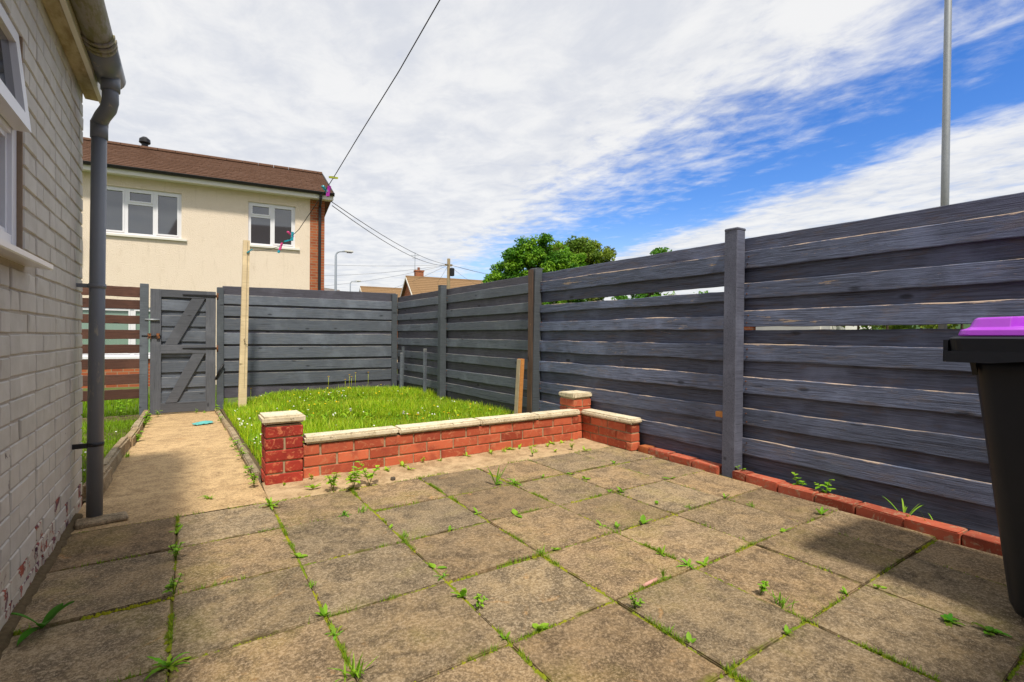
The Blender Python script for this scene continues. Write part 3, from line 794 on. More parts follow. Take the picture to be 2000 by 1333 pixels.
def right_fence():
    Fn = thing('timber_fence', (3.3, 4.0, 0), 'long dark grey board fence along the right side of the yard', 'fence')
    posts = [(-1.7, 'post_near'), (-0.33, 'post_near'), (2.035, 'post_near'), (4.44, 'post_paint'), (6.78, 'post_paint'), (8.82, 'post_paint')]
    spans = [(-1.7, -0.33, 3), (-0.33, 2.035, 3), (2.035, 4.44, 2), (4.44, 6.78, 1), (6.78, 8.82, 0)]
    seed = 100
    r = random.Random(31)
    for ya, yb, kind in spans:
        worn = kind >= 2
        L = yb - ya - 0.006
        rz = radians(-90) - math.atan2(fx_at(yb) - fx_at(ya), yb - ya) 
        for k, (z0, z1) in enumerate(RECESS):
            seed += 1
            if kind == 3 and k == 3: z1 = 1.045
            if kind == 3 and k == 2: z0 = 1.150
            if kind == 2 and k == 1: z0 = 1.375
            if kind == 2 and k == 2: z1 = 1.305
            if kind == 2 and k == 0: z0 = 1.52
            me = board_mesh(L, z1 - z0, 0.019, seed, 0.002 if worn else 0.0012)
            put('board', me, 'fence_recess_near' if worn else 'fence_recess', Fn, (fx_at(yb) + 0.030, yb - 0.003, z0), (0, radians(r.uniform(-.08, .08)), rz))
        for k, (z0, z1) in enumerate(FRONT):
            seed += 1
            dz = r.uniform(-.006, .006) if k != 2 else 0.0; tilt = r.uniform(-.12, .12) if k != 2 else 0.0
            rag, bow, sp = (0.0018, 0.0, False)
            if worn: rag, bow, sp = 0.0024, r.uniform(-.003, .003), False
            if kind == 2:
                rag = 0.0036
                if k == 1: z0, z1, tilt = 1.262, 1.340, 0.12
                if k == 2: z0, z1 = 1.05, 1.150
            me = board_mesh(L, z1 - z0, 0.021, seed, rag, bow, sp)
            put('board', me, 'fence_paint_worn' if worn else 'fence_paint', Fn, (fx_at(yb) + 0.004, yb - 0.003, z0 + dz), (0, radians(tilt), rz))
    for y, m in posts:
        top = 1.765 if y < 3 else 1.755
        x = fx_at(y)
        lean = 0.012 if 4 < y < 5 else 0.0
        p = put('post', block_mesh(0.10, 0.10, top + 0.30, 0.005, 0.002, int(y) % 4 + 1), m, Fn, (x - 0.040, y, -0.30), (0, lean, 0))
        if y < 3:
            put('post_cap', block_mesh(0.106, 0.106, 0.022, 0.007, 0.001, 3), m, p, (x - 0.040, y, top - 0.012))
        else:
            put('post_cap', block_mesh(0.103, 0.103, 0.012, 0.004, 0.002, 3), m, p, (x - 0.040 + lean * top, y, top - 0.006))
    put('bare_face', board_mesh(1.72, 0.094, 0.006, 77, 0.001), 'post_bare', Fn, (fx_at(4.44) - 0.096, 4.393, 0.02), (radians(90), radians(-90), radians(90)) if False else (0, radians(-90), radians(-90)))
    # raw timber face on the weathered post and a raw block nailed by the near post
    put('block', block_mesh(0.055, 0.085, 0.040, 0.003, 0.001, 1), 'orange_timber', Fn, (fx_at(2.1) - 0.030, 2.12, 0.405))
    nl = G(); rn = random.Random(8)
    for ya, yb, kind in spans:
        for z0, z1 in FRONT:
            for y in (ya + .075, yb - .075):
                for t in (.28, .72):
                    z = z0 + (z1 - z0) * t + rn.uniform(-.008, .008); yy = y + rn.uniform(-.008, .008); x = fx_at(yy) - .0035
                    nl.tube([(x, yy, z), (x + .02, yy, z)], .0042, 6)
    tag(nl.put('nails', 'iron_rust', Fn), kind='stuff')
    return Fn
right_fence()

YB = 8.80
def back_fence():
    Fn = thing('timber_fence', (1.8, YB, 0), 'grey board fence across the back of the lawn, right of the gate', 'fence')
    r = random.Random(41); seed = 500
    x0, x1 = 0.44, fx_at(YB) - 0.002
    zs = lambda z: 0.98 + (z - 0.98) * 1.035
    drop = lambda z: z
    fr = [(1.455, 1.600), (1.265, 1.425), (1.050, 1.235), (0.825, 1.005), (0.600, 0.790), (0.400, 0.560), (0.165, 0.360)]
    rc = [(1.545, 1.735), (1.335, 1.500), (1.15, 1.32), (0.93, 1.10), (0.70, 0.88), (0.49, 0.66), (0.28, 0.46), (-0.02, 0.22)]
    slope = 0.0
    for k, (a, b) in enumerate(rc):
        seed += 1; me = board_mesh(x1 - x0, b - a, 0.019, seed, 0.0015)
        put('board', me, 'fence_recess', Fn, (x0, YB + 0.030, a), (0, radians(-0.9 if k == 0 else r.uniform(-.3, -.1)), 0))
    for k, (a, b) in enumerate(fr):
        seed += 1; me = board_mesh(x1 - x0, b - a, 0.021, seed, 0.0018)
        put('board', me, 'fence_paint', Fn, (x0, YB + 0.003, a), (0, radians(r.uniform(-.55, -.25) if k < 3 else r.uniform(-.2, .1)), 0))
back_fence()

def gate():
    Gt = thing('garden_gate', (-0.06, YB, -0.2), 'grey wooden garden gate with two diagonal braces and black hinges', 'gate')
    k = YB / 8.5
    X = lambda x: x * k
    Z = lambda z: 0.98 + (z - 0.98) * k
    y = YB; seed = 700; r = random.Random(51)
    xL, xR = X(-0.452), X(0.336); zb, zt = Z(-0.160), Z(1.612)
    # boards behind the frame
    zz = zb + 0.03; i = 0
    while zz < zt - 0.05:
        h = 0.16
        seed += 1
        me = board_mesh(xR - xL - 0.02, min(h, zt - zz - .01), 0.018, seed, 0.0015)
        put('board', me, 'fence_paint', Gt, (xL + 0.01, y + (0.030 if i % 2 else 0.052), zz)); zz += 0.115; i += 1
    def member(nm, x0, x1, z0, z1, yy, mat='gate_paint'):
        nonlocal seed; seed += 1
        if (z1 - z0) > (x1 - x0):
            me = board_mesh(z1 - z0, x1 - x0, 0.022, seed, 0.001)
            return put(nm, me, mat, Gt, (x1, yy, z0), (0, radians(-90), 0))
        me = board_mesh(x1 - x0, z1 - z0, 0.022, seed, 0.001)
        return put(nm, me, mat, Gt, (x0, yy, z0))
    sL = X(-0.326); sR = X(0.211)
    member('stile', xL, sL, zb, zt, y); member('stile', sR, xR, zb, zt, y)
    member('rail', sL, sR, Z(1.502), zt, y + .002); member('rail', sL, sR, Z(0.696), Z(0.823), y + .002); member('rail', sL, sR, zb + 0.01, Z(-0.008), y + .002)
    for p in (((0.036, 1.498), (0.195, 1.498), (-0.136, 0.828), (-0.288, 0.828)), ((0.049, 0.693), (0.198, 0.693), (-0.143, -0.006), (-0.276, -0.006))):
        g = G().prism([(X(a), Z(b)) for a, b in p], 'y', y - 0.001, y + 0.021); g.put('brace', 'gate_paint', Gt)
    # ironwork
    for z in (1.545, 0.768):
        g = G().prism([(X(-0.075), Z(z) - .004), (X(0.30), Z(z) - .018), (X(0.36), Z(z) - .02), (X(0.36), Z(z) + .02), (X(0.30), Z(z) + .018), (X(-0.075), Z(z) + .010)], 'y', y - 0.008, y - 0.001)
        h = g.put('hinge', 'iron_black', Gt)
        G().tube([(X(0.358), y - .012, Z(z) - .05), (X(0.358), y - .012, Z(z) + .05)], .013, 10).put('hinge_pin', 'iron_rust', h, True)
    bolt = G().tube([(X(-0.545), y - .02, Z(0.948)), (X(-0.325), y - .02, Z(0.948))], .009, 8).put('bolt', 'iron_black', Gt, True)
    for x in (-0.46, -0.36): G().box(X(x) - .02, X(x) + .02, y - .032, y - .001, Z(0.91), Z(0.985)).put('bolt_keeper', 'iron_rust', bolt)
    G().tube([(X(-0.51), y - .018, Z(1.175)), (X(-0.345), y - .018, Z(1.175))], .014, 8).put('latch', 'steel', Gt, True)
    G().tube([(X(0.335), y - .02, Z(0.30)), (X(0.375), y - .05, Z(0.42)), (X(0.44), y - .045, Z(0.54))], .014, 8).put('handle', 'iron_black', Gt, True)
    # gate posts stand on their own
    p = tag(put('gate_post', block_mesh(0.10, 0.10, 2.0, 0.005, 0.002, 2), 'post_paint', None, (X(-0.525), y + 0.03, -0.30), (0, 0.004, 0)),
            'grey square post on the latch side of the wooden gate', 'post')
    p = tag(put('gate_post', block_mesh(0.092, 0.10, 2.01, 0.005, 0.002, 3), 'post_paint', None, (X(0.398), y + 0.03, -0.30), (0, -0.002, 0)),
            'grey post with rusty hinge marks between the gate and the back fence', 'post')
    G().box(X(0.398) - .049, X(0.398) - .0475, y - 0.018, y + .03, 0.7, 1.6)
gate()

def slat_fence():
    Fn = thing('slat_fence', (-1.5, YB, 0), 'brown open slat fence behind the downpipe, left of the gate', 'fence')
    Zs = [(1.484, 1.623), (1.319, 1.447), (1.116, 1.235), (0.900, 1.026), (0.702, 0.823), (0.492, 0.624), (0.278, 0.415), (0.072, 0.205)]
    k = YB / 8.5; seed = 900; r = random.Random(61)
    for a, b in Zs:
        a, b = 0.98 + (a - 0.98) * k, 0.98 + (b - 0.98) * k
        seed += 1
        put('slat', board_mesh(2.6, b - a, 0.022, seed, 0.0025), 'brown_slat', Fn, (-3.18, YB + 0.02, a), (0, radians(r.uniform(-.15, .15)), 0))
    for x in (-3.2, -1.9):
        put('post', block_mesh(0.09, 0.09, 1.95, 0.005, 0.002, 2), 'brown_slat', Fn, (x, YB + 0.09, -0.3))
slat_fence()

# ------------------------------------------------------------------ garden wall
def garden_wall():
    Wl = thing('garden_wall', (1.8, 3.55, 0), 'low red brick garden wall with pale coping and a pillar at each end', 'wall')
    r = random.Random(71)
    H_ = 0.0675; ch = 0.0775
    def brick(cx, cy, z, lx, ly, mat):
        put('brick', block_mesh(lx - .002, ly - .002, H_, 0.0045, 0.0018, r.randint(0, 3)), mat, Wl, (cx + r.uniform(-.0015, .0015), cy + r.uniform(-.0015, .0015), z + r.uniform(-.001, .001)), (0, 0, r.uniform(-.008, .008)))
    def core(x0, x1, y0, y1, z1, i=0.010):
        G().box(x0 + i, x1 - i, y0 + i, y1 - i, -0.05, z1).put('mortar', 'mortar', Wl)
    # left pillar
    x0, x1, y0, y1 = 0.412, 0.640, 3.462, 3.690; core(x0, x1, y0, y1, 0.392)
    for c in range(5):
        z = 0.004 + c * ch; m = 'brick_dark'
        if c % 2 == 0:
            brick((x0 + x1) / 2, y0 + .0525, z, .228, .105, m); brick((x0 + x1) / 2, y1 - .0525, z, .228, .105, m)
        else:
            brick(x0 + .0525, (y0 + y1) / 2, z, .107, .228, m); brick(x1 - .0555, (y0 + y1) / 2, z, .107, .228, m)
    put('coping', block_mesh(0.252, 0.252, 0.048, 0.012, 0.004, 1, 2), 'coping', Wl, ((x0 + x1) / 2 - .004, (y0 + y1) / 2, 0.402))
    # long run
    xa, xb, ya, yb = 0.640, 3.105, 3.500, 3.604; core(xa, xb, ya, yb, 0.236)
    for c in range(3):
        z = 0.010 + c * ch
        x = xa + 0.004; L = 0.113 if c % 2 == 0 else 0.224
        if c == 2: L = 0.113
        while x < xb - 0.02:
            e = min(x + L, xb)
            if xb - e < 0.07: e = xb
            brick((x + e) / 2, (ya + yb) / 2, z, e - x - .010, .104, 'brick'); x = e; L = 0.2265
    x = xa + 0.01
    while x < xb - 0.05:
        e = min(x + 0.62 * r.uniform(.85, 1.2), xb + .012)
        if xb - e < .15: e = xb + .012
        put('coping', block_mesh(e - x - .006, 0.140, 0.047, 0.012, 0.0035, r.randint(0, 4), 2), 'coping', Wl, ((x + e) / 2, (ya + yb) / 2 - .003, 0.244 + r.uniform(-.002, .002)), (0, 0, r.uniform(-.006, .006))); x = e
    # corner pillar
    x0, x1, y0, y1 = 3.080, 3.300, 3.545, 3.765; core(x0, x1, y0, y1, 0.395)
    for c in range(5):
        z = 0.004 + c * ch; m = 'brick'
        if c % 2 == 1:
            brick((x0 + x1) / 2, y0 + .0525, z, .220, .105, m); brick((x0 + x1) / 2, y1 - .0525, z, .220, .105, m)
        else:
            brick(x0 + .0525, (y0 + y1) / 2, z, .105, .220, m); brick(x1 - .0525, (y0 + y1) / 2, z, .105, .220, m)
    put('coping', block_mesh(0.245, 0.245, 0.046, 0.010, 0.004, 2, 2), 'coping', Wl, ((x0 + x1) / 2, (y0 + y1) / 2, 0.398))
    # short return along the fence
    x0, x1, y0, y1 = 3.185, 3.287, 2.905, 3.545; core(x0, x1, y0, y1, 0.232)
    for c in range(3):
        z = 0.006 + c * ch; y = y1; L = 0.113 if c % 2 == 0 else 0.224
        while y > y0 + 0.02:
            e = max(y - L, y0)
            if e - y0 < 0.07: e = y0
            brick((x0 + x1) / 2, (y + e) / 2, z, .102, y - e - .007, 'brick'); y = e; L = 0.2265
    put('coping', block_mesh(0.140, 0.655, 0.046, 0.013, 0.003, 3, 2), 'coping', Wl, ((x0 + x1) / 2 - .004, 3.218, 0.238))
garden_wall()

def edging():
    E_ = thing('brick_edging', (3.2, 1.6, 0), 'row of red bricks laid flat along the foot of the right fence', 'edging')
    r = random.Random(81)
    y = 2.89
    while y > -1.25:
        L = 0.222
        if y > 2.85: L = 0.11
        if not (y > 1.96 and y - L < 2.10) or True:
            ya, yb = y - L, y; yc = (ya + yb) / 2
            if ya < 2.095 and yb > 1.98:      # the near post stands here
                if yb > 2.12: ya = 2.095
                elif ya < 1.96: yb = 1.975
                else: y -= L + .004; continue
                yc = (ya + yb) / 2
            if yb - ya > 0.04:
                x = 3.115 + 0.068 * max(0, yc - 0.9) * 0.95 + 0.052
                put('brick', block_mesh(0.100, yb - ya - .001, 0.105, 0.005, 0.004, r.randint(0, 5), 2), 'brick_orange' if L < .2 else 'brick_edging', E_,
                    (x, yc, -0.054 + r.uniform(-.003, .003)), (r.uniform(-.01, .01), r.uniform(-.02, .02), -0.064 + r.uniform(-.008, .008)))
        y -= L + 0.004
edging()

def kerbs():
    r = random.Random(91)
    K = thing('path_kerb', (-0.5, 6.0, 0), 'worn stone kerb along the left edge of the path', 'kerb')
    y = 3.75
    while y < 8.3:
        L = r.uniform(0.55, 0.85); yc = y + L / 2
        put('kerb_stone', block_mesh(0.075, L - .015, 0.20, 0.014, 0.007, r.randint(0, 6), 2), 'kerb', K, (-0.485 + r.uniform(-.012, .012), yc, path_z(yc) - 0.105 + r.uniform(-.012, .012)),
            (math.atan(-0.041), r.uniform(-.05, .05), r.uniform(-.02, .02))); y += L
    K = thing('path_kerb', (0.4, 6.0, 0), 'narrow concrete kerb between the path and the long grass', 'kerb')
    y = 3.70
    while y < 8.6:
        L = r.uniform(0.85, 0.95); yc = y + L / 2
        put('kerb_stone', block_mesh(0.05, L - .010, 0.16, 0.008, 0.004, r.randint(0, 6), 2), 'kerb', K, (0.398 + r.uniform(-.006, .006) - .03 * (yc - 3.7) / 5, yc, path_z(yc) - 0.115 + r.uniform(-.01, .01)),
            (math.atan(-0.041), r.uniform(-.03, .03), r.uniform(-.01, .01))); y += L
kerbs()

# ------------------------------------------------------------------ clothes post, line and pegs
def clothes():
    base = Vector((0.650, 8.05, -0.10)); topz = 2.345
    P = thing('clothes_post', base, 'tall pale timber clothes post standing in the grass by the gate', 'post')
    h = topz + 0.1
    g = G(); n = 14; loops = []
    r = random.Random(4)
    for i in range(n + 1):
        t = i / n; w = 0.052 - 0.010 * t; cx = 0.045 * t
        loops.append([(cx - w + r.uniform(-.001, .001), -w, h * t), (cx + w, -w, h * t), (cx + w, w, h * t), (cx - w, w, h * t)])
    g.loft(loops); put('shaft', g.mesh('shaft'), 'pale_timber', P, (0, 0, 0), local=True)
    put('groove', G().box(0.012, 0.019, -0.0535, -0.0525 + .008, 0.3, h - .02).mesh('groove'), 'weather_timber', P, (0, 0, 0), (0, 0.0175, 0), local=True)
    G().tube([(0.022, -0.05, 0.98), (0.022, -0.075, 0.98), (0.012, -0.082, 1.0), (0.022, -0.085, 1.02)], .0045, 6).put('hook', 'iron_black', P, local=True)
    G().tube([(0.03, -0.055, 0.95), (0.05, -0.065, 0.93), (0.10, -0.06, 0.925)], .003, 5).put('loose_cord', 'cord', P, local=True)
    pts = [(0.727, 8.03, 2.205), (0.765, 7.35, 2.105), (0.815, 6.43, 2.00), (0.85, 5.93, 1.972), (0.87, 5.45, 1.985), (0.892, 5.12, 2.01), (0.94, 4.20, 2.185), (0.955, 3.95, 2.245), (0.98, 3.45, 2.365), (1.02, 2.76, 2.53), (1.05, 2.26, 2.68), (1.20, -0.40, 3.45)]
    ln = G().tube(pts, 0.0030, 6).put('clothes_line', 'cord', None, True)
    tag(ln, 'thin dark washing line sagging from the timber post up over the yard', 'line')
    def peg(loc, mat, rot, label, hung=True):
        T = thing('clothes_peg', loc, label, 'peg', 'clothes pegs on the washing line'); T.rotation_euler = rot
        for s in (-1, 1):
            a = G(); a.prism([(s * .002, -.050), (s * .013, -.046), (s * .010, .0), (s * .012, .038), (s * .004, .042), (s * .0025, .0)], 'x', -.007, .007)
            put('arm', a.mesh('arm'), mat, T, local=True)
        put('spring', G().tube([(-.010, 0, -.008), (.010, 0, -.008)], .006, 8).mesh('spring'), 'steel', T, local=True)
    peg((0.952, 4.00, 2.228), 'peg_lime', (0.2, 1.35, 0.9), 'yellow green clothes peg, highest on the washing line')
    peg((0.935, 4.22, 2.185), 'peg_teal', (0.3, -1.0, 0.4), 'teal clothes peg beside the purple one on the line')
    peg((0.943, 4.13, 2.155), 'peg_purple', (0.1, 0.15, 0.6), 'purple clothes peg hanging on the washing line')
    peg((0.872, 5.36, 1.985), 'peg_teal', (0.0, 0.1, 0.5), 'teal clothes peg hanging upright before the small upstairs window')
    peg((0.864, 5.52, 1.965), 'peg_teal', (0.2, 1.2, 0.2), 'teal clothes peg lying sideways before the small upstairs window')
    peg((0.866, 5.45, 2.02), 'peg_pink', (0.2, -1.15, 0.5), 'pink clothes peg tilted above two teal pegs')
    peg((0.850, 5.93, 1.965), 'peg_pink', (0.0, 0.35, 0.5), 'pink clothes peg lowest on the line near the timber post')
    peg((0.848, 6.00, 1.945), 'peg_teal', (0.1, 0.3, 0.5), 'teal clothes peg behind the lowest pink peg')
    peg((0.735, 8.00, 2.195), 'peg_teal', (0.0, 0.9, 0.2), 'teal clothes peg clipped beside the top of the timber post')
clothes()

# ------------------------------------------------------------------ wheelie bin
def rrect(hx, y0, y1, z, rad, n=6):
    """rounded rectangle loop in the bin's own frame"""
    out = []
    for cx, cy, a0 in ((hx - rad, y1 - rad, 0), (-hx + rad, y1 - rad, pi / 2), (-hx + rad, y0 + rad, pi), (hx - rad, y0 + rad, 1.5 * pi)):
        for k in range(n + 1):
            a = a0 + pi / 2 * k / n; out.append((cx + rad * cos(a), cy + rad * sin(a), z))
    return out
def bin_():
    B = thing('wheelie_bin', (2.625, 0.17, 0), 'black wheelie bin with a bright purple lid by the right fence', 'bin', rz=radians(-1.5))
    hxb, hxt = 0.250, 0.300
    g = G(); loops = [rrect(hxb - .03, -.27, .235, 0.012, .05), rrect(hxb - .008, -.29, .262, 0.030, .055), rrect(hxb, -.30, .275, 0.065, .055)]
    for t in (0.25, 0.5, 0.75, 0.93):
        loops.append(rrect(hxb + (hxt - hxb) * t, -.30 - .05 * t, .275 + .095 * t, 0.065 + (0.935 - .065) * t, .055))
    loops.append(rrect(hxt + .006, -.352, .388, 0.935, .05))
    g.loft(loops); put('body', g.mesh('body', True), 'bin_black', B, local=True)
    g = G(); g.loft([rrect(hxt - .01, -.34, .36, 0.925, .05), rrect(hxt + .040, -.375, .418, 0.934, .045), rrect(hxt + .043, -.378, .422, 0.990, .04), rrect(hxt + .034, -.37, .412, 0.997, .04)])
    put('rim', g.mesh('rim'), 'bin_black', B, local=True)
    # deep lifting lip at the front, tapering back along the sides
    g = G()
    for s in (-1, 1):
        xo = s * (hxt + .042); xi = s * (hxt + .030)
        g.prism([(-.05, .945), (.425, .945), (.425, .905), (.30, .905)], 'x', min(xo, xi), max(xo, xi))
    g.box(-hxt - .028, hxt + .028, .418, .432, .905, .985)
    lip = put('lifting_lip', g.mesh('lip'), 'bin_black', B, local=True)
    g = G()
    for s in (-1, 1):
        g.prism([(s * (hxt - .004), .938), (s * (hxt + .036), .938), (s * (hxt + .036), .925), (s * (hxt - .012), .86)], 'y', .345, .36)
    put('bracket', g.mesh('bracket'), 'bin_black', lip, local=True)
    # moulded side channels
    for s in (-1, 1):
        g = G(); pts = []
        def sx(z, d=0.0): return s * (hxb + (hxt - hxb) * (z - .065) / .87 + d)
        for z in (0.10, 0.3, 0.5, 0.7, 0.78): pts.append((sx(z, .001), .135 + .03 * z, z))
        for k in range(1, 7):
            a = pi / 2 * k / 6; pts.append((sx(.78 + .05 * sin(a), .001), .135 + .03 * .78 - .05 * (1 - cos(a)), .78 + .05 * sin(a)))
        pts.append((sx(.83, .001), -.06, .83)); pts.append((sx(.83, .001), -.2, .83))
        g.tube(pts, .017, 8); put('moulded_rib', g.mesh('rib', True), 'bin_black', B, local=True)
        g = G(); g.tube([(p[0], p[1] - .030, p[2] - (.028 if p[2] > .8 else 0)) for p in pts], .012, 8)
        put('moulded_rib', g.mesh('rib', True), 'bin_black', B, local=True)
    # lid
    def lidloop(hx, y0, y1, z, rad, inset=None):
        base = rrect(hx, y0, y1, z, rad); n = 7; out = []
        ys = [.262, .252, .235, .1, -.1, -.24, -.258, -.268]
        def side(sgn, yy):
            r_ = []
            for y in yy:
                x = hx
                if inset is not None and -.262 < y < .256: x = inset if -.245 < y < .24 else (inset + hx) / 2
                r_.append((sgn * x, y, z))
            return r_
        out += base[0:2 * n] + side(-1, ys) + base[2 * n:4 * n] + side(1, ys[::-1])
        return [(x, y, zz + max(0, zz - 1.02) * (0.45 * (.4 - y))) for x, y, zz in out]
    g = G()
    g.loft([lidloop(hxt + .022, -.37, .398, .998, .035), lidloop(hxt + .024, -.372, .400, 1.003, .035), lidloop(hxt + .020, -.37, .395, 1.021, .035), lidloop(hxt + .008, -.36, .382, 1.026, .034),
            lidloop(hxt + .002, -.355, .376, 1.030, .034), lidloop(hxt + .001, -.354, .375, 1.0315, .034, hxt - .055), lidloop(hxt - .010, -.345, .365, 1.058, .032, hxt - .060), lidloop(hxt - .016, -.34, .357, 1.064, .03, hxt - .062), lidloop(hxt - .075, -.31, .325, 1.066, .03)])
    lid = put('lid', g.mesh('lid', False), 'bin_purple', B, local=True)
    bv = lid.modifiers.new('soft', 'BEVEL'); bv.width = 0.003; bv.segments = 2; bv.limit_method = 'ANGLE'; bv.angle_limit = radians(35)
    # hinge bar, handle, wheels
    put('handle', G().tube([(-.24, -.40, .965), (.24, -.40, .965)], .016, 10).mesh('handle', True), 'bin_black', B, local=True)
    put('axle', G().tube([(-.27, -.29, .10), (.27, -.29, .10)], .011, 8).mesh('axle', True), 'steel', B, local=True)
    for s in (-1, 1):
        w = put('wheel', G().tube([(s * .235, -.29, .10), (s * .285, -.29, .10)], .100, 24).mesh('wheel'), 'rubber', B, local=True)
        put('hub', G().tube([(s * .228, -.29, .10), (s * .292, -.29, .10)], .055, 16).mesh('hub'), 'bin_black', w, local=True)
bin_()

# ------------------------------------------------------------------ small loose things
def loose():
    st = thing('timber_stake', (3.06, 4.47, 0.0), 'short raw timber offcut leaning upright against the weathered fence post', 'stake')
    o = put('stake_shaft', block_mesh(0.050, 0.062, 0.80, 0.003, 0.002, 5), 'orange_timber', st, (3.045, 4.455, -0.06), (0, 0.055, 0.05))
    o = put('weathered_face', block_mesh(0.008, 0.060, 0.79, 0.002, 0.001, 5), 'weather_timber', st, (3.014, 4.455, -0.055), (0, 0.055, 0.05))
    k = tag(put('timber_stake', block_mesh(0.045, 0.03, 0.84, 0.003, 0.001, 1), 'post_paint', None, (3.15, 8.25, -0.05), (0, 0.02, 0)), 'grey slim stake nearest the corner of the two fences', 'stake')
    k = tag(put('timber_stake', block_mesh(0.045, 0.03, 0.74, 0.003, 0.001, 1), 'fence_paint', None, (3.06, 8.07, -0.05), (0, 0.015, 0)), 'shorter pale grey stake beside the corner stake', 'stake')
    k = tag(put('timber_stake', block_mesh(0.055, 0.03, 0.83, 0.003, 0.001, 2), 'fence_paint', None, (3.16, 7.27, -0.05), (0, 0.0, 0.4)), 'grey flat stake before the shortest fence panel, standing in the grass', 'stake')
    # crumpled teal cloth on the path
    r = random.Random(2); v = []; f = []; nx, ny = 12, 8
    for j in range(ny + 1):
        for i in range(nx + 1):
            x = -.11 + .22 * i / nx; y = -.07 + .14 * j / ny
            z = .012 + .03 * abs(sin(9 * x + 14 * y + 1)) * (1 - abs(x) / .13) * (1 - abs(y) / .09) + r.uniform(0, .012)
            v.append((x + r.uniform(-.008, .008), y + r.uniform(-.01, .01) + .02 * sin(20 * x), z))
    for j in range(ny):
        for i in range(nx): a = j * (nx + 1) + i; f.append((a, a + 1, a + nx + 2, a + nx + 1))
    c = put('cloth', mesh('cloth', v, f, True), 'teal_cloth', None, (0.155, 7.15, path_z(7.15) + .002), (0, 0, 0.25))
    so = c.modifiers.new('thick', 'SOLIDIFY'); so.thickness = 0.004
    tag(c, 'crumpled teal cloth lying on the path near the gate', 'cloth')
    tag(put('pebble', block_mesh(.035, .028, .022, .008, .004, 2), 'stone_dark', None, (1.16, 3.19, 0.0), (0, 0, .4)), 'small dark stone on the pale strip before the brick wall', 'stone')
    tag(put('chalk', G().tube([(-.045, 0, .007), (.045, 0, .007)], .007, 8).mesh('chalk', True), 'chalk', None, (1.535, 1.297, 0.0), (0, 0, .08)), 'pink chalk stick lying in a paving joint', 'chalk')
loose()

